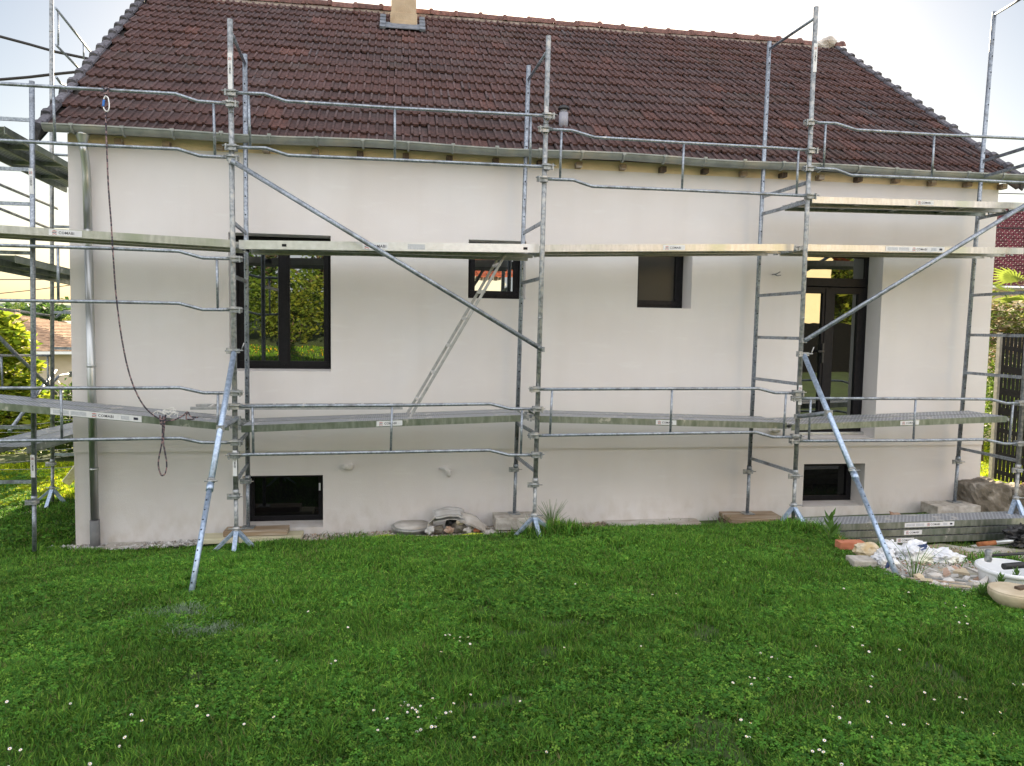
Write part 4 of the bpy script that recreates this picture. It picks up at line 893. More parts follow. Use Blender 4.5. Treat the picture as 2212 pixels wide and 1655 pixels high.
b = MB('bag_print'); p = at_g(1903,1226,.07)+Vector((0,-.10,0)); sheet(b, p, (.5,.1,1), (.9,-.2,.5), .10,.045,.002,.01,4); tag(b.build('packaging_scrap'), 'dark blue printed scrap on the small bag', 'scrap')
b = MB('bag_print'); p = at_g(1975,1216,.17)+Vector((0,-.08,0)); sheet(b, p, (1,0,.2), (0,.5,1), .12,.05,.002,.01,5); tag(b.build('packaging_scrap'), 'dark blue printed scrap on top of the large bag', 'scrap')
# rubble: tile and plaster shards
for k in range(46):
    u, v = RNG.uniform(1950,2140), RNG.uniform(1232,1275)
    if v > 1240+(u-1900)*.16+18: continue
    p = at_g(u, v, .02+.03*RNG.random()); m = ['debris_white','concrete_pale','terracotta','stone_old','concrete_pale','stone_cream','debris_white'][RNG.integers(7)]
    b = MB(m); Mx = Matrix.Rotation(RNG.random()*6.3,3,'Z') @ Matrix.Rotation(RNG.normal(0,.35),3,'X') @ Matrix.Rotation(RNG.normal(0,.3),3,'Y')
    if k % 3: 
        n = RNG.integers(4,7); a0 = sorted(RNG.random(n)*6.28); w = .03+.05*RNG.random(); th = .006+.008*RNG.random()
        q = b.pts([p+Mx@Vector((math.cos(a)*w*1.3,math.sin(a)*w*.8,s_*th)) for s_ in (1,-1) for a in a0]); b.face([q+i for i in range(n)]); b.face([q+n+i for i in range(n)][::-1]); [b.face([q+i,q+n+i,q+n+(i+1)%n,q+(i+1)%n]) for i in range(n)]
    else: r = .02+.03*RNG.random(); b.rock(p, (r*1.4,r,r*.8), None, 1, .5, k)
    tag(b.build('rubble_piece'), {'debris_white':'broken white plaster fragment','concrete_pale':'broken pale grey mortar fragment','terracotta':'broken reddish tile fragment','stone_old':'dark grey stone chip','stone_cream':'cream coloured stone chip'}[m]+' in the rubble beside the white tub', 'rubble', m.replace('_',' ')+' pieces of the rubble beside the tub')
for k in range(7):   # stack of thin slats
    b = MB('wood' if k % 2 else 'alu_dull'); a, c = at_g(1905+k*5,1248+k*4.0,.035-.004*k), at_g(2090-4*k,1268+k*3.2,.045-.004*k); b.bar(a, c, .028, .008)
    tag(b.build('slat'), ('lowest','second','third','middle','fifth','sixth','topmost')[::-1][k]+' thin grey slat of the bundle along the rubble edge, counted from below', 'slat', 'bundle of thin slats in front of the rubble')
def padf(n):
    x = RNG.uniform(2.7,5.6,n*3); y = RNG.uniform(-4.2,-1.6,n*3); k = in_poly(x,y)&(vnoise(x,y,2.5,12) > .35); x, y = x[k][:n], y[k][:n]; return x, y, hg(x,y)+.016+RNG.random(len(x))*.012
x, y, z = padf(2600); pebbles('grit', len(x), lambda n: (x,y,z), .011, [(.45,.42,.38),(.30,.26,.20),(.60,.58,.55),(.40,.22,.15),(.2,.18,.14)], 'gritty plaster crumbs and soil over the paving', 'grit')
# white bucket, cut trunk-like stone
bc = gp(2180,1272); z0 = h_(bc.x,bc.y)
T = thing('bucket', (bc.x,bc.y,z0), 'big white plastic tub holding black tools, cut by the right picture edge', 'bucket')
b = MB('white_plastic'); rb = .24
b.lathe([(rb*.86,.0),(rb*.94,.14),(rb*.94,.145),(rb*1.03,.15),(rb*1.03,.178),(rb*.97,.182),(rb*.93,.172),(rb*.82,.03),(.001,.02)], (bc.x,bc.y,z0-.0), 40); b.build('tub', T)
b = MB('black_plastic'); b.tube([(bc.x-.10,bc.y-.04,z0+.20),(bc.x+.5,bc.y+.0,z0+.21)], .026, 12); tag(b.build('pipe'), 'thick black pipe laid across the white tub', 'pipe')
T = thing('hammer', (bc.x-.15,bc.y+.1,z0+.25), 'grey headed hammer resting on the tub rim behind the black pipe', 'hammer')
b = MB('galv_worn'); b.lathe([(.024,-.05),(.030,-.03),(.024,0),(.030,.03),(.02,.05)], (bc.x-.10,bc.y+.12,z0+.24), 12); b.build('head', T); b = MB('black_plastic'); b.tube([(bc.x-.10,bc.y+.12,z0+.24),(bc.x+.4,bc.y+.14,z0+.245)], .013, 8); b.build('handle', T)
p = gp(2208,1322); b = MB('stone_cream','wood_dark'); c0 = (p.x+.0,p.y+.08,h_(p.x,p.y)-.02); b.lathe([(.095,-.02),(.105,.03),(.135,.075),(.158,.10),(.163,.135),(.163,.150)], c0, 36); b.lathe([(.1625,.1505),(.158,.157),(.14,.159),(.001,.160)], c0, 36); b.cbox((c0[0]+.05,c0[1]-.01,c0[2]+.168),(.045,.022,.010),'wood_dark',Matrix.Rotation(R(12),3,'Z'))
tag(b.build('stone_pot'), 'round cream stone base with tapering foot at the right picture edge', 'stone')
# rusty pipe and black rag
T = thing('metal_pipe', at_g(2112,1168), 'steel pipe with rusty end sticking out of the black rag', 'pipe'); pr = bp(2112,1176,Y=-1.62)
b = MB('rust'); b.tube([pr, pr+Vector((.20,-.02,.02))], .026, 14); b.build('rusty_end', T); b = MB('zinc_pipe'); b.tube([pr+Vector((.20,-.02,.02)), pr+Vector((.75,-.05,.06))], .024, 14); b.build('tube', T)
crumple('black_rag', pr+Vector((.60,-.02,.06)), (.22,.14,.13), 'black_plastic', 'crumpled black rag or bag on the steel pipe at the right edge', 21)
# roof tile shard at the wall, right
b = MB('terracotta'); p = bp(1600+10,1100,Y=-.2); p = bp(1618+1205*.2685,821+1090*.2685,Y=-.25); sheet(b, p, (1,0,-.25), (0,1,.3), .22,.10,.012,.03,7); tag(b.build('tile_shard'), 'pointed reddish tile shard leaning behind the deck stack', 'shard')

# ================================================================== FENCE, HEDGE, BACKGROUND RIGHT
A0, A1 = Vector((7.47,.60,.5)), Vector((8.25,-1.1,.2)); T = thing('slatted_fence', A0, 'black slatted privacy screen beside the right house corner', 'fence')
dF = (A1-A0).normalized(); L_ = (A1-A0).length; zb, zt_ = .50, 2.60
b = MB('fence_black'); ns = int(L_/.052)
for k in range(ns):
    q = A0 + dF*(k*.052+.02); b.hexa([Vector((q.x,q.y,0))+dF*a+Vector((-dF.y,dF.x,0)).normalized()*c+Vector((0,0,z-.12*k*.052)) for z in (zb,zt_+.12*k*.052) for a,c in ((0,-.006),(.040,-.006),(.040,.006),(0,.006))])
b.build('slats', T)
for k, z in enumerate((.62,.86,1.22,1.5,1.78,2.1,2.4)):
    b = MB('fence_black'); s_ = .05 if k in (1,3,4,5) else .03; b.hexa([Vector((A0.x,A0.y,z+q))+dF*a+Vector((-dF.y,dF.x,0))*c for q in (-s_,s_) for a,c in ((0,-.012),(L_,-.012),(L_,.012),(0,.012))]); b.build('batten', T)
b = MB('alu_dull'); b.box((A0.x-.04,A0.y-.03,.45),(A0.x+.0,A0.y+.03,2.6)); b.build('post', T)

def leaves(name, n, fpos, size, pal, asp=.5, up=.3, parent=None, var=.35, matname='leaf', droop=0, norm=None):
    """n leaf blades (folded diamonds) at positions fpos(n)->(n,3)"""
    P_ = fpos(n); n = len(P_); d = RNG.normal(size=(n,3)); d[:,2] = np.abs(d[:,2])*up-droop; d /= np.linalg.norm(d,axis=1)[:,None]
    w = np.cross(d, RNG.normal(size=(n,3))); w /= np.linalg.norm(w,axis=1)[:,None]+1e-9
    s = (size*(1+var*RNG.normal(size=n))).clip(size*.3)[:,None]
    nn = np.cross(d,w)
    v = np.stack([P_, P_+d*s*.5+w*s*asp*.5+nn*s*.08, P_+d*s, P_+d*s*.5-w*s*asp*.5+nn*s*.08], 1)
    pal = np.array(pal); cl = pal[RNG.integers(0,len(pal),n)]*(.75+.5*RNG.random((n,1)))
    # clumps share a tint
    tint = np.array([mnoise.noise(Vector((p[0]*1.3,p[1]*1.3,p[2]*1.3))) for p in P_[::max(1,n//3000)]]); tint = np.repeat(tint, max(1,n//3000))[:n]
    if len(tint) < n: tint = np.pad(tint,(0,n-len(tint)))
    cl = cl*(1+.4*tint[:,None]); c = np.repeat(np.concatenate([cl,np.ones((n,1))],1),4,0)
    return np_mesh(name, v.reshape(-1,3), np.full(n,4), np.arange(4*n), c, matname, parent=parent)
def blobs(bl, hollow=.55):
    """clumped positions in a union of ellipsoids (cx,cy,cz,rx,ry,rz)"""
    bl = np.array(bl, float); wt = bl[:,3]*bl[:,4]*bl[:,5]; wt /= wt.sum()
    def f(n):
        k = RNG.choice(len(bl), n, p=wt); d = RNG.normal(size=(n,3)); d /= np.linalg.norm(d,axis=1)[:,None]
        r = hollow+(1-hollow)*RNG.random(n)**.6; r *= 1+.16*np.sin(d[:,0]*7+k)+.12*np.sin(d[:,2]*9+k*2)
        p = bl[k,:3]+d*bl[k,3:6]*r[:,None]; return p[p[:,2] > 0-20]
    return f
def tree(loc, h, r, label, pal, n=5000, size=.16, group=None, name='tree', trunk=True, seed=0, low=.3, nb=14, asp=.55):
    rs = np.random.default_rng(seed+5); x, y = loc[0], loc[1]; z = float(hg(x,y)) if len(loc) < 3 else loc[2]
    T = thing(name, (x,y,z), label, 'tree' if name == 'tree' else name.replace('_',' '), group)
    bl = []
    for k in range(nb):
        a = rs.random()*6.28; t = rs.random(); zz = z+h*(low+(1-low)*t*.85); rad = r*(1-.75*abs(t-.35))*rs.random()**.5*.8; q = r*(.32+.25*rs.random())
        bl.append((x+math.cos(a)*rad, y+math.sin(a)*rad, zz, q, q, q*.8))
    if trunk:
        b = MB('bark'); b.tube([(x,y,z-.1),(x+.03*h*rs.normal(),y,z+h*.35),(x+.04*h*rs.normal(),y,z+h*.75)], [h*.03,h*.022,h*.008], 9)
        for q in bl[::2]: b.tube([(x,y,z+h*.3),((x+q[0])/2,(y+q[1])/2,(z+h*.3+q[2])/2+.05*h),q[:3]], [h*.013,h*.009,h*.003], 6)
        b.build('trunk', T)
    leaves('crown', n, blobs(bl,.35), size, pal, asp, .5, T)
    return T
G_B = [(.16,.24,.03),(.22,.30,.04),(.10,.18,.03)]; G_M = [(.07,.13,.03),(.10,.18,.04),(.05,.10,.025)]; G_D = [(.03,.06,.02),(.05,.09,.025),(.02,.045,.015)]; G_Y = [(.28,.30,.04),(.2,.26,.04),(.14,.2,.03)]
# left: bright laurel shrub, dark shrub, fence with wires
T = thing('laurel_bush', (-8.3,4.6,.1), 'bright yellow green large leaved bush left of the side scaffold', 'bush')
bl = []
for (u, v, ru, Yd) in ((-40,720,60,5.2),(8,745,48,5.0),(-10,850,60,5.0),(35,800,42,5.1),(52,860,38,5.0),(20,905,45,4.9),(78,850,26,5.2),(85,900,28,5.1),(-60,880,60,5.2),(10,700,26,5.3),(60,920,34,4.8)):
    q = bp(u, v, Y=Yd); r_ = ru/1606.7*(Yd-CAM.y)*.97; bl.append((q.x, q.y, q.z, r_, r_*.8, r_*.85))
leaves('foliage', 9000, blobs(bl,.6), .13, [(.34,.40,.03),(.26,.36,.03),(.12,.20,.02),(.42,.44,.05)], .42, .2, T)
b = MB('bark')
for q in bl: b.tube([(-8.3+.1*RNG.normal(),4.7,.0),((q[0]-8.3)/2,4.75,q[2]*.5),q[:3]], [.04,.03,.01], 6)
b.build('stems', T)
T = thing('shrub', (-6.9,6.5,.0), 'darker shrub between the bright bush and the house corner', 'bush')
leaves('foliage', 5000, blobs([(-7.3,6.4,.6,.7,.6,.75),(-6.7,6.6,.7,.6,.6,.8),(-6.3,6.9,.9,.5,.5,.9)],.4), .10, G_M+[(.14,.18,.04)], .5, .4, T)
b = MB('bark'); [b.tube([(-6.9,6.5,0),(-6.9+dx,6.6,1.3)], [.03,.01], 6) for dx in (-.4,0,.4)]; b.build('stems', T)
T = thing('wire_fence', (-8,4.2,.05), 'sagging wire fence with dark ivy grown post behind the side scaffold', 'fence')
pp = [(-10.5,3.6),(-8.0,4.0),(-6.2,4.4),(-4.9,4.9)]
for x, y in pp[:3]: b = MB('wood_dark'); b.tube([(x,y,-.1),(x+.02,y,1.05)], [.07,.055], 9); b.build('post', T)
for k in range(6):
    b = MB('alu_dull'); z = .18+k*.15
    for (x0,y0),(x1,y1) in zip(pp,pp[1:]): b.tube([(x0+(x1-x0)*t,y0+(y1-y0)*t-.07,z-.05*math.sin(math.pi*t)+.02*math.sin(k*3+t*5)) for t in np.linspace(0,1,7)], .0045, 4, cap=False)
    b.build('wire', T)
leaves('ivy', 1600, blobs([(-8.0,3.98,.6,.16,.14,.6)],.7), .07, G_Y, .8, .3, T)
b = MB('wood_pale'); b.bar((-5.9,2.9,.15),(-5.0,3.4,1.55), .05, .12); tag(b.build('prop_plank', bevel=.004), 'sunlit wooden plank leaning behind the left house corner', 'plank')
# hedge strip beyond the fence
T = thing('hedge', (-9,7.2,0), 'low sunlit hedge behind the wire fence', 'hedge'); leaves('foliage', 7000, blobs([(-12+k*.9,6.8+.15*k,.3,.8,.5,.55) for k in range(8)],.4), .11, G_Y, .5, .4, T)
# brown roofed house downhill, white house, distant trees
def simple_house(x0,x1,y0,y1,zb,ze,zr,label,wm,roofc,axis='x',name='distant_house', win=(), over=.5, rows=9, n=26):
    T = thing(name, ((x0+x1)/2,(y0+y1)/2,zb), label, 'house'); b = MB(wm); ym, xm = (y0+y1)/2, (x0+x1)/2
    b.box((x0,y0,zb),(x1,y1,ze))
    if axis == 'x':
        for X_ in (x0,x1): k = b.pts([(X_,y0,ze),(X_,y1,ze),(X_,ym,zr-.05)]); b.face([k,k+1,k+2])
    else:
        for Y_ in (y0,y1): k = b.pts([(x0,Y_,ze),(x1,Y_,ze),(xm,Y_,zr-.05)]); b.face([k,k+1,k+2])
    b.build('wall', T); r = MB('far_tile'); r.col = []
    for sd_ in (-1,1):
        for j in range(rows):
            t0, t1 = j/rows, (j+1)/rows+.01
            for i in range(n):
                a, c = i/n, (i+1)/n-.003
                def pt(s, t, dz=0):
                    if axis == 'x': ye = (y0-over if sd_ < 0 else y1+over); return (x0-over+s*(x1-x0+2*over), ye+(ym-ye)*t, ze-.15+(zr-ze+.15)*t+dz)
                    xe = (x0-over if sd_ < 0 else x1+over); return (xe+(xm-xe)*t, y0-over+s*(y1-y0+2*over), ze-.15+(zr-ze+.15)*t+dz)
                k = r.pts([pt(a,t0,.05),pt(c,t0,.05),pt(c,t1,0),pt(a,t1,0),pt(a,t0,0),pt(c,t0,0)]); cc = np.array(roofc)*(.8+.4*RNG.random()); r.col += [(*cc,1)]*6
                r.face([k,k+1,k+2,k+3]); r.face([k,k+4,k+5,k+1])
    r.build('roof', T)
    for (wx0,wx1,wz0,wz1) in win:
        f_ = MB('white_wall'); f_.box((wx0-.08,y1+.0 if 0 else (y1 if y1 < CAM.y else y0-.03),wz0-.08),(wx1+.08,(y1+.03) if y1 < CAM.y else y0,wz1+.08)); W_ = f_.build('window', T)
        g = MB('glass'); yy = y1+.031 if y1 < CAM.y else y0-.045; g.box((wx0,yy,wz0),(wx1,yy+.012,wz1)); g.build('pane', W_)
    return T
T = thing('distant_house', (-15,24,-3), 'low house with a wide brown hipped roof beyond the left bush', 'house')
AP = bp(24,679,Y=23.5); EL, ER = bp(-260,790,Y=18.5), bp(205,742,Y=20.5); EL.z = ER.z = bp(60,762,Y=18.5).z; EB = Vector((ER.x+1.5,29.5,ER.z)); AL = AP+Vector((-7,0,0))
b = MB('beige_wall'); k = b.pts([(EL.x,EL.y+.5,-4),(ER.x-.5,ER.y+.5,-4),(EB.x-.5,EB.y,-4),(EL.x,EB.y,-4),(EL.x,EL.y+.5,EL.z),(ER.x-.5,ER.y+.5,EL.z),(EB.x-.5,EB.y,EL.z),(EL.x,EB.y,EL.z)])
for q in ((0,1,5,4),(1,2,6,5),(2,3,7,6),(3,0,4,7)): b.face([k+i for i in q])
b.build('wall', T); r = MB('far_tile'); r.col = []
def tiled(A, B_, C, D, rows, n):      # eave A-B_, ridge D-C
    for j in range(rows):
        t0, t1 = j/rows, (j+1)/rows+.012
        for i in range(n):
            f = lambda s_, t: (A.lerp(B_, s_)).lerp(D.lerp(C, s_), min(t,1))
            a_, c_ = (i+.5*(j%2))/n, (i+1+.5*(j%2))/n; a_, c_ = min(a_,1), min(c_,1); up_ = Vector((0,0,.045))
            k = r.pts([f(a_,t0)+up_, f(c_,t0)+up_, f(c_,t1), f(a_,t1), f(a_,t0), f(c_,t0)]); cc = np.array((.40,.27,.18))*(.78+.4*RNG.random()); r.col += [(*cc,1)]*6; r.face([k,k+1,k+2,k+3]); r.face([k,k+4,k+5,k+1])
tiled(EL, ER, AP, AL, 24, 60); tiled(ER, EB, AP, AP, 24, 40); tiled(EB, Vector((EL.x,EB.y,EL.z)), AL, AP, 12, 30); r.build('roof', T)
b = MB('white_plastic'); b.bar(EL+Vector((0,0,-.06)), ER+Vector((0,0,-.06)), .12, .10); b.build('fascia', T)
bb_ = MB('chimney'); bb_.box((AP.x-.2,AP.y-.2,AP.z-.5),(AP.x+.25,AP.y+.2,AP.z+.2)); bb_.build('chimney', T)
q0, q1 = bp(78,712,Y=40), bp(190,735,Y=40); simple_house(q0.x,q1.x+.5,40,46,-4,q0.z-.3,bp(118,693,Y=43).z,'small white house with a pale gable behind the brown roof','white_wall',(.50,.44,.38),'y')
def tree_px(u0, u1, vt, Yd, pal, label, n=3000, base=-5, size=None, seed=0, **kw):
    a_, c_ = bp(u0, vt, Y=Yd), bp(u1, vt, Y=Yd); r = (c_.x-a_.x)/2; tree(((a_.x+c_.x)/2, Yd, base), a_.z-base, r, label, pal, n, size or r*.11, 'trees in the valley on the left', seed=seed, **kw)
tree_px(5,56,628,60,G_B,'pale green round tree on the skyline at the far left',seed=1,low=.3)
tree_px(62,94,630,50,G_D,'dark narrow tree on the skyline, right of the pale round one',seed=2,low=.2)
tree_px(-30,50,660,42,G_M,'broad mid green tree behind the brown roof at the left edge',seed=3,low=.1,n=4500)
tree_px(40,86,664,38,G_B,'light green tree just above the middle of the brown roof',seed=4,low=.1,n=4500)
tree_px(84,120,672,52,G_D,'dark tree behind the white house',seed=5,low=.1,n=4000)
tree_px(112,175,661,55,G_Y,'yellow green sunlit tree beside the wall edge, far away',seed=6,low=.1,n=5000)
tree_px(-50,200,668,85,G_M,'long dull green tree mass on the far slope',seed=7,low=.1,n=6000,base=-6)
tree_px(128,172,716,27,G_M,'ragged green tree in front of the white house, beside the wall edge',seed=8,low=.2,n=2500,base=-3)
# right: palm, hedge, tree, red roofed house
simple_house(20,34,17,27,-.2,4.55,8.6,'house with a dark red tiled roof at the right edge','cream_wall',(.11,.022,.028),'x',rows=22,n=60)
b = MB('alu'); b.tube([(19.4,16.4,4.4),(34.6,16.4,4.4)], .07, 8); tag(b.build('roof_gutter'), 'white gutter of the red roofed house', 'gutter')
T = thing('palm_tree', (11.6,4.3,.2), 'fan palm with bright leaves above the black fence', 'palm'); b = MB('bark'); b.tube([(11.6,4.3,.1),(11.65,4.3,2.2),(11.6,4.3,3.1)], [.16,.15,.13], 12); b.build('trunk', T)
b = MB('leaf'); b.col = []
for k in range(26):
    a = k*2.4; el = .9-1.5*(k/26); c = Vector((11.6,4.3,3.1)); dr = Vector((math.cos(a)*math.cos(el),math.sin(a)*math.cos(el),math.sin(el))); e = c+dr*(.65+.2*RNG.random()); sd_ = dr.cross(Vector((0,0,1))).normalized(); upv = sd_.cross(dr)
    n = b.pts([c,c+sd_*.015,e+sd_*.015,e]); b.col += [(.14,.16,.03,1)]*4; b.face([n,n+1,n+2,n+3])
    cc = np.array([.22,.28,.05] if el > -.1 else [.13,.15,.04])*(.7+.6*RNG.random())
    for j in range(15):
        t = (j-7)/7*1.5; dd = dr*math.cos(t)+sd_*math.sin(t); L = .62*(1-.25*abs(t)/1.5); ww = dr*-math.sin(t)+sd_*math.cos(t)
        n = b.pts([e-ww*.004, e+dd*L*.5-ww*.022+upv*.02, e+dd*L-Vector((0,0,.10)), e+dd*L*.5+ww*.022-upv*.01]); b.col += [(*cc,1)]*4; b.face([n,n+1,n+2,n+3])
b.build('fronds', T)
T = thing('hedge', (10.2,3.6,.2), 'leafy hedge seen between the house corner and the black fence', 'hedge'); leaves('foliage', 14000, blobs([(9.9+.45*k,3.8+.12*k,1.3,.45,.5,1.0) for k in range(8)],.35), .06, [(.08,.15,.02),(.12,.2,.03),(.20,.28,.04)], .5, .5, T)
leaves('dry_foliage', 9000, blobs([(10.3+.5*k,4.4+.1*k,2.75,.5,.5,.6) for k in range(8)]+[(10.3+.5*k,4.6,2.2,.5,.4,.5) for k in range(8)],.3), .11, [(.25,.17,.10),(.16,.16,.05),(.12,.18,.04),(.35,.30,.22)], .35, .3, T)
b = MB('bark'); [b.tube([(10.1+.5*k,3.8+.12*k,.1),(10.1+.5*k,3.9+.12*k,1.9)], [.03,.015], 6) for k in range(7)]; b.build('stems', T)
slab_at('garden_wall',10.6,16,6.6,6.9,.0,1.5,'cream_wall','low cream garden wall glimpsed under the hedge','wall')
# overhead cables
def cable(pts, Y, r, label): b = MB('cable'); P_ = [bp(u,v,Y=Y) for u,v in pts]; b.tube(P_, r, 6); tag(b.build('overhead_cable'), label, 'cable', 'overhead cables')
cable([(-60,68),(0,79),(60,95),(120,112),(200,129),(330,150)], 12, .035, 'thick overhead cable falling to the right at the top left')
cable([(-60,176),(0,172),(60,167),(120,160),(200,152),(330,135)], 12, .035, 'thick overhead cable rising to the right behind the left roof edge')
cable([(-60,604),(160,604),(400,600)], 25, .02, 'thin wire above the distant trees at the left'); cable([(-60,640),(70,627),(160,615),(400,590)], 25, .018, 'thin rising wire above the distant trees at the left')
cable([(2000,380),(2165,383),(2300,385)], 14, .016, 'uppermost thin wire right of the roof'); cable([(2000,412),(2165,418),(2300,421)], 14, .016, 'second thin wire right of the roof'); cable([(2000,484),(2150,492),(2300,496)], 14, .022, 'lower wire between the upper decks at the right edge')

# ================================================================== LAWN
def visible(x, y, m=1.45):
    dx, dy, dz = x-CAM.x, y-CAM.y, hg(x,y)-CAM.z; f = dx*FW.x+dy*FW.y+dz*FW.z; a = (dx*RT.x+dy*RT.y+dz*RT.z)/f; b = (dx*UP.x+dy*UP.y+dz*UP.z)/f
    return (f > .3) & (np.abs(a) < .69*m) & (np.abs(b) < .52*m) & ((np.abs(a) < .76) & (np.abs(b) < .56) | (RNG.random(len(x)) < .45))
e1, e2 = gp(378,1330), gp(440,1362)
bx_pads = [(gp(2185,1300).x-.1, 0)]
def lawn_ok(x, y):
    ok = ~((x > XL-.15) & (x < XR+.1) & (y > -.30-.08*np.sin(x*3)) & (y < 9)); ok &= ~(in_poly(x,y)&in_poly(x,y-.15)&in_poly(x-.12,y)); ok &= ~((x > 3.8)&(x < 7.4)&(y > -1.8)&(y < -1.3)&(RNG.random(len(x)) > .12))
    ok &= ~((x > -2.1) & (x < .35) & (y > -.47)); ok &= ~((x > 1.7) & (x < 3.0) & (y > -.42)&(y < 9)); ok &= ~((x > 3.5) & (x < 7) & (y > -1.35)&(y < -.3)&(RNG.random(len(x)) > .15))
    ok &= ~((x > 2.9)&(x < 3.7)&(y > -.5)&(y < .5))
    ok &= ~((x > 2.98)&(x < 4.2)&(y>-1.45)&(y<-.9)&(x>3.42))
    return ok
def scatter(n, x0, x1, y0, y1, dens=None):
    x = RNG.uniform(x0,x1,n); y = RNG.uniform(y0,y1,n); k = lawn_ok(x,y) & visible(x,y) & (RNG.random(n) > .85*np.clip((vnoise(x,y,1.9,44)*.5+vnoise(x,y,7,45)*.5-.66)*9,0,1))
    if dens is not None: k &= RNG.random(n) < dens(x,y)
    return x[k], y[k]
def grass_blades(x, y, hmul=1., wide=1., bright=None):
    n = len(x); z = hg(x,y); cl = vnoise(x,y,3.1,1); c2 = vnoise(x,y,.9,2); c3 = vnoise(x,y,9,3)
    h = (.028+.048*RNG.random(n)**1.5)*(.45+1.1*cl*c3+.4*c2)*hmul; w = (.0022+.0022*RNG.random(n))*wide
    a = RNG.random(n)*6.283; lean = .25+.75*RNG.random(n); dx, dy = np.cos(a), np.sin(a); wa = a+1.57+.4*RNG.normal(size=n); wx_, wy_ = np.cos(wa)*w, np.sin(wa)*w
    b0 = np.stack([x,y,z-.004],1); W_ = np.stack([wx_,wy_,0*wx_],1); D = np.stack([dx,dy,0*dx],1)
    m1 = b0+D*(h*lean*.25)[:,None]; m1[:,2] += h*.55; t = b0+D*(h*lean*.95)[:,None]; t[:,2] += h*(1.05-.35*lean)
    v = np.stack([b0-W_, b0+W_, m1+W_*.8, m1-W_*.8, t],1).reshape(-1,3)
    base = 5*np.arange(n)[:,None]; f = np.concatenate([base+np.array([[0,1,2,3]]), base+np.array([[3,2,4]])],1).ravel(); fn = np.tile([4,3],n)
    pal = np.array([(.105,.265,.033),(.14,.325,.036),(.075,.215,.030),(.21,.37,.048)]); c = pal[RNG.integers(0,4,n)]*(.40+1.0*RNG.random((n,1))**1.3)
    c = c*(.60+.45*c2[:,None]+.30*cl[:,None])
    sunlit_mask = ((x < -4.7)&(y > 2.0+.3*np.sin(x*3))|(x > 6.8)&(y > 0))[:,None]; c = np.where(sunlit_mask, c*np.array([[4.4,2.4,.9]]), c) ; yl = (RNG.random(n) < .04+.10*np.clip(vnoise(x,y,2.2,31)-.62,0,1)*3)[:,None]; c = np.where(yl, np.array([[.22,.21,.08]])*(.6+.6*RNG.random((n,1))), c)  # yellow boost paints sunlight into the grass either side of the house
    pd = np.exp(-(((x-e1.x)/.20)**2+((y-e1.y)/.10)**2))+np.exp(-(((x-e2.x)/.18)**2+((y-e2.y)/.12)**2)); pk = (RNG.random(n) < pd*.75*(.35+(vnoise(x,y,14,7) > .45)))[:,None]; c = np.where(pk, np.array([[.26,.34,.23]]), c)
    c = np.repeat(np.concatenate([c,np.ones((n,1))],1),5,0); return v, fn, f, c
def cat_mesh(name, parts, m):
    off = 0; V_,FN,F_,C_ = [],[],[],[]
    for v,fn,f,c in parts: V_.append(v); FN.append(fn); F_.append(f+off); C_.append(c); off += len(v)
    return np_mesh(name, np.concatenate(V_), np.concatenate(FN), np.concatenate(F_), np.concatenate(C_), m)
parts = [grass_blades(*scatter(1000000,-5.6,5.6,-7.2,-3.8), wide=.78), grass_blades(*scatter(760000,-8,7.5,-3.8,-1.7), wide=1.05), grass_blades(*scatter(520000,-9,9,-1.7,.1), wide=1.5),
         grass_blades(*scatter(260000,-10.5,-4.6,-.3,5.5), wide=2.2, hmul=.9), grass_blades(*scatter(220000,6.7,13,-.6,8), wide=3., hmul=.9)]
for cx0, cy0, rr, hh, n in ((.62,-1.15,.35,2.6,2600),(3.3,-1.6,.35,1.9,2200),(3.7,-1.75,.3,2.4,1500),(-2.3,-1.15,.35,1.7,1800),(3.9,-2.5,.35,1.8,1500),(.1,-.85,.5,1.6,2000),(-4.9,-.35,.3,1.5,900),(4.6,-2.75,.5,1.5,1500),(2.6,-1.0,.8,1.3,2500),(-1.5,-.62,.5,1.4,1500)):
    x = RNG.normal(cx0,rr*.5,n); y = RNG.normal(cy0,rr*.4,n); parts.append(grass_blades(x,y,hh,1.4))
parts = [p for p in parts if len(p[0])]
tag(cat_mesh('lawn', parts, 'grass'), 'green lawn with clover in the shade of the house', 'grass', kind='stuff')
# clover and broad leaved weeds
def clover(x, y, size):
    n = len(x); z = hg(x,y)+.018+.03*RNG.random(n)*(.4+vnoise(x,y,3.1,1)); k = 3; a0 = RNG.random(n)*6.28; tl = RNG.normal(0,.35,(n,2)); V_ = []
    s = size*(.6+.8*RNG.random(n))
    for i in range(k):
        a = a0+i*2.094; d = np.stack([np.cos(a),np.sin(a),tl[:,0]*np.cos(a)+tl[:,1]*np.sin(a)],1)*s[:,None]; w = np.stack([-np.sin(a),np.cos(a),-tl[:,0]*np.sin(a)+tl[:,1]*np.cos(a)],1)*s[:,None]*.48
        P_ = np.stack([x,y,z],1); V_.append(np.stack([P_, P_+d*.75+w, P_+d*1.02, P_+d*.75-w],1))
    v = np.stack(V_,1).reshape(-1,3); pal = np.array([(.100,.27,.036),(.135,.335,.040),(.074,.215,.032),(.21,.38,.052)]); c = pal[RNG.integers(0,4,n)]*(.6+.7*RNG.random((n,1)))*(.75+.5*vnoise(x,y,.9,2)[:,None])
    c = np.repeat(np.concatenate([c,np.ones((n,1))],1),12,0); return v, np.full(3*n,4), np.arange(12*n), c
dn = lambda x, y: np.clip((vnoise(x,y,1.6,5)*.6+vnoise(x,y,6,15)*.4-.36)*2.4,0,1)
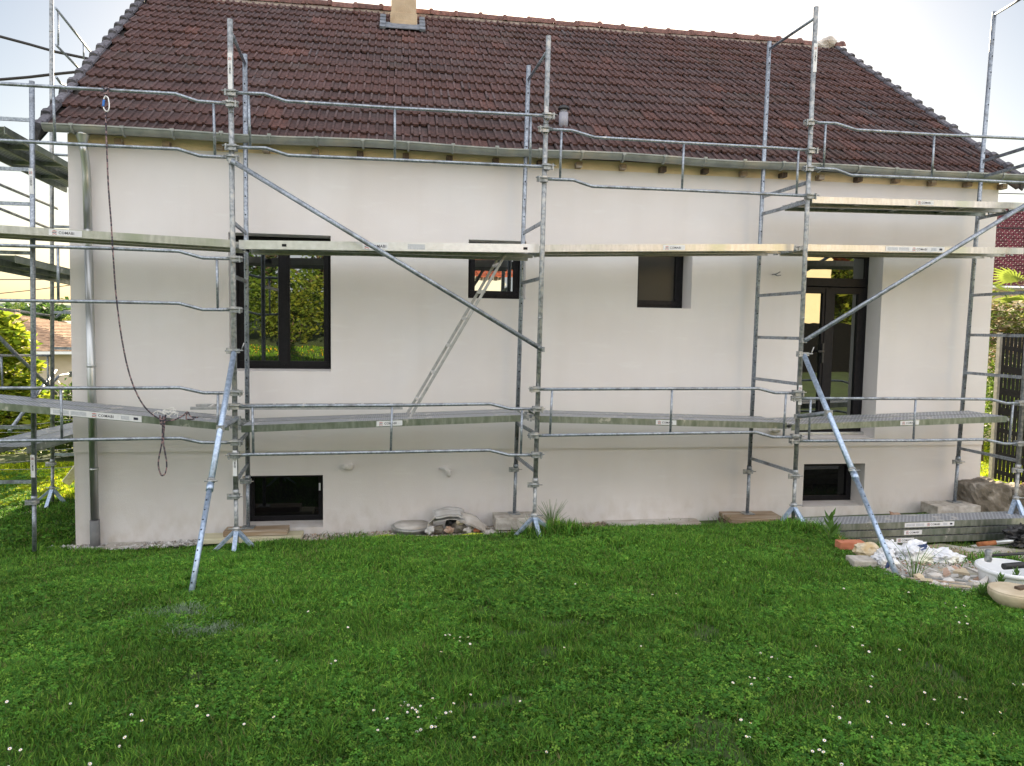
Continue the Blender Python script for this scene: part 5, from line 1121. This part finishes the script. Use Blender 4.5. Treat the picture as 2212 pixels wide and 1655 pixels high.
tag(cat_mesh('clover', [clover(*scatter(370000,-5.6,5.6,-7.2,-3.6,dn),.0115), clover(*scatter(200000,-8,7,-3.8,-1.2,dn),.0135), clover(*scatter(60000,-9,-4.6,-.3,4.5,dn),.02)], 'grass'), 'patches of clover and broad leaved weeds in the lawn', 'clover', kind='stuff')
# grass and moss round the rubble and the paving
x = RNG.uniform(4.0,7.3,60000); y = RNG.uniform(-2.1,-1.42,60000); k = (RNG.random(60000) < .9*vnoise(x,y,4,9)*np.exp(-((y+1.5-.03*np.sin(x*6))/.22)**2)); v,fn,f,c = grass_blades(x[k],y[k],.45,1.5); c[:,:3] = c[:,:3]*.5+np.array([.10,.10,.03])*.6
tag(np_mesh('moss', v, fn, f, c, 'grass'), 'mossy grass growing along the front of the deck stack', 'moss', kind='stuff')
# tall weeds
def weed(u, v, h, n, label, cat='weed', leaf=.10, col=(.10,.2,.04)):
    p = gp(u,v); T = thing('weed', p, label, cat); b = MB('stem')
    b.tube([p, p+Vector((.01,0,h))], [.006,.003], 6); b.build('stem', T); b = MB('leaf'); b.col = []
    for k in range(n):
        a = k*2.4; t = k/n; q = p+Vector((0,0,h*(.1+.8*t))); d = Vector((math.cos(a)*.6,math.sin(a)*.6,.9)).normalized(); s_ = Vector((-math.sin(a),math.cos(a),0)); L = leaf*(1.3-.6*t)
        i = b.pts([q,q+d*L*.45+s_*L*.16,q+d*L,q+d*L*.45-s_*L*.16]); b.face([i,i+1,i+2,i+3]); cc = np.array(col)*(.7+.6*RNG.random()); b.col += [(*cc,1)]*4
    b.build('leaves', T)
weed(1792,1172,.30,9,'tall broad leaved weed standing in front of the deck stack',leaf=.17); weed(1815,1188,.14,8,'low weed with yellowish flowers beside the tall one',leaf=.07,col=(.25,.26,.06))
weed(1918,1170,.14,7,'small weed growing against the middle of the deck stack',leaf=.06); weed(1925,1160,.16,6,'thin weed sprig right of the small one at the deck stack',leaf=.05)
weed(2160,1285,.16,26,'leafy weed climbing in front of the white tub',leaf=.07); weed(2120,1300,.12,20,'bushy weed left of the round stone',leaf=.07); weed(2192,1282,.2,30,'trailing weed on the front of the white tub',leaf=.07)
weed(2130,1296,.13,18,'leafy weed between the tub and the lawn edge',leaf=.055); weed(2172,1300,.10,16,'low weed hugging the round stone on its left',leaf=.05); weed(964,1128,.10,9,'green seedling growing out of the rubble heap',leaf=.05)
def stalks(u, v, n, h, spread, label):
    p = gp(u,v); T = thing('grass_tuft', p, label, 'grass tuft'); b = MB('stem')
    for k in range(n):
        a = RNG.random()*6.28; L = h*(.5+.6*RNG.random()); d = Vector((math.cos(a),math.sin(a)*.4,0))*spread*RNG.random(); b.tube([p+d*.15, p+d*.5+Vector((0,0,L*.6)), p+d*1.2+Vector((0,0,L))], [.003,.0025,.001], 4, cap=False)
    b.build('blades', T)
stalks(1190,1148,46,.36,.20,'tall wild grass tuft right of the middle tripod foot'); stalks(1145,1150,24,.22,.2,'shorter wild grass around the middle tripod foot'); stalks(1975,1255,22,.30,.22,'long grass blades beside the foot of the right prop'); stalks(1742,1150,18,.16,.15,'grass tuft at the left end of the deck stack'); stalks(1560,1150,10,.18,.12,'thin grass blades by the board under the right middle frame')
# daisies
DL = [(10,158),(45,590),(302,607),(568,645),(620,693),(566,755),(538,763),(105,800),(38,808),(3,762),(28,880),(865,618),(907,650),(1057,696),(1200,686),(1145,495),(1422,428),(1440,438),(1222,408),(1345,215),(1488,288),(1944,300),(1918,320),(1925,325),(1975,332),(1976,350),(1990,340),(2038,320),(2022,345),(1890,408),(1760,583),(1772,603),(1752,627),(1726,622),(1775,627),(1786,645),(1803,632),(1824,615),(1865,607),(1885,645),(1920,643),(1933,625),(1956,626),(1612,648),(1690,668),(1636,718),(1803,680),(1782,697),(1796,712),(1835,710),(1865,700),(1880,706),(2020,570),(2048,776),(730,353),(376,858)]
DR = [(268,95),(320,95),(600,147),(718,150),(1290,222),(217,376),(550,373),(1083,383),(1121,399),(1133,427),(1118,484),(1046,498),(1003,508),(1040,514),(938,521),(1184,512),(1302,357),(1512,365),(1523,384),(1668,375),(1728,284),(1442,278),(1560,480),(1540,542),(1516,610),(1780,551),(1822,601),(1954,604),(1968,593),(1929,655),(2061,645),(2060,733),(1358,622),(1395,655),(1466,677),(1464,698),(1587,674),(1623,686),(1700,712),(1766,716),(1535,736),(1287,730),(1340,775),(1300,806),(1336,820),(1354,832),(1442,852),(998,684),(1005,715),(1028,738),(995,755),(40,606),(143,800),(1912,250),(1943,247),(1968,264),(1935,190),(1900,186),(1864,170),(1428,117),(2205,254),(2150,523),(2186,518),(2195,508),(2202,740),(1718,135)]
pts_ = [(x*.5,1212+y*.5) for x,y in DL]+[(1106+x*.5,1212+y*.5) for x,y in DR]
proto = []
for j in range(3):
    b = MB('stem','petal','yolk'); H = .055+.012*j; tl = .012*(j-1); b.tube([(0,0,0),(tl*.4,0,H*.6),(tl,.002,H)], .0012, 4)
    n0 = b.pts([(tl,0,H+.002)]+[(tl+math.cos(a)*r, math.sin(a)*r*.95, H+(.004 if r > .007 else .001)) for i in range(16) for a, r in [(i*math.pi/8, .0115 if i % 2 == 0 else .0085)]])
    for i in range(16): b.face([n0, n0+1+i, n0+1+(i+1)%16], 'petal')
    b.lathe([(.0045,0),(.0035,.003),(.001,.0042)], (tl,0,H+.0025), 8, 'yolk'); me_o = b.build('daisy', world=True); proto.append(me_o)
first = [True]*3
for i,(u,v) in enumerate(pts_):
    j = i % 3; o = proto[j] if first[j] else proto[j].copy()
    if not first[j]: COL.objects.link(o)
    first[j] = False; p = gp(u, v-0); d = (CAM-p); d.z = 0; d.normalize(); p = p + Vector((0,0,0)) - d*(-.05*.0)
    o.location = bp(u, v, Z=p.z+.055)-Vector((0,0,.055)); o.rotation_euler = (RNG.normal(0,.25)+.35,RNG.normal(0,.25),RNG.random()*.6-.3); o.scale = [.55+.25*RNG.random()]*2+[.9]
    tag(o, 'small white daisy in the lawn', 'flower', 'daisies scattered over the lawn')

# ================================================================== BEHIND THE PHOTOGRAPHER (seen in the window glass)
for i,(x,y,h,r,pal) in enumerate(((-9.5,-23,8,2.8,G_B),(-6.5,-24,9,3,G_M),(-4.0,-23,8.5,2.6,G_B),(-12.5,-25,10,3.5,G_M),(-1.2,-27,8,2.6,G_M),(-16.5,-26,9,3.5,G_B),(16.3,-17.5,5.6,1.7,G_Y),(19.5,-24,7,2.4,G_M))):
    tree((x,y), h, r, ('leafy garden tree behind the photographer, reflected in the tall window','broad garden tree behind the photographer, reflected in the window glass')[i % 2], pal, 6500, .20, 'garden trees reflected in the windows', seed=20+i, low=.12, nb=22)
simple_house(7.6,14.7,-27,-16,.9,5.25,7.6,'cream house with a red roof, reflected in the glazed door','cream_wall',(.30,.06,.04),'y',win=((9,10,2.4,3.8),))
simple_house(.3,4.6,-36,-30,2.2,5.4,7.0,'white shed like house reflected in the small window','white_wall',(.38,.10,.06),'x')
for k in range(7):
    x, y = -15+2.5*k, -19.5-.4*(k%3); z = h_(x,y); T = thing('shrub', (x,y,z), ('rounded garden shrub below the trees','low spreading garden shrub below the trees')[k%2]+', reflected in the tall window', 'bush', 'shrubs reflected in the tall window')
    leaves('foliage', 4200, blobs([(x,y,z+.9,1.4,1.0,.95),(x+.8,y+.2,z+1.7,1.0,.8,.9),(x-.6,y,z+1.4,.9,.8,.8)],.4), .15, (G_B,G_Y,G_M)[k%3], .5, .4, T); b = MB('bark'); [b.tube([(x,y,z-.1),(x+q,y,z+1.3)], [.05,.02], 6) for q in (-.5,0,.6)]; b.build('stems', T)
xm, ym_ = RNG.uniform(-14,5,26000), RNG.uniform(-18.8,-12,26000); v,fn,f,c = grass_blades(xm,ym_,1.5,5.); yk = np.repeat(RNG.random(26000) < .06*(ym_ < -16),5); c[yk,:3] = (.8,.55,.02); c[:,:3] *= (1.6,1.3,1)
tag(np_mesh('meadow', v, fn, f, c, 'grass'), 'sunlit meadow strip with yellow flowers behind the photographer', 'meadow', kind='stuff')
mat('fence_matte', (.006,.006,.006), rough=1, spec=.1)
slab_at('garden_fence',6.2,14,-13.2,-13.1,1.0,2.9,'fence_matte','dark garden fence reflected in the lower part of the glazed door','fence')
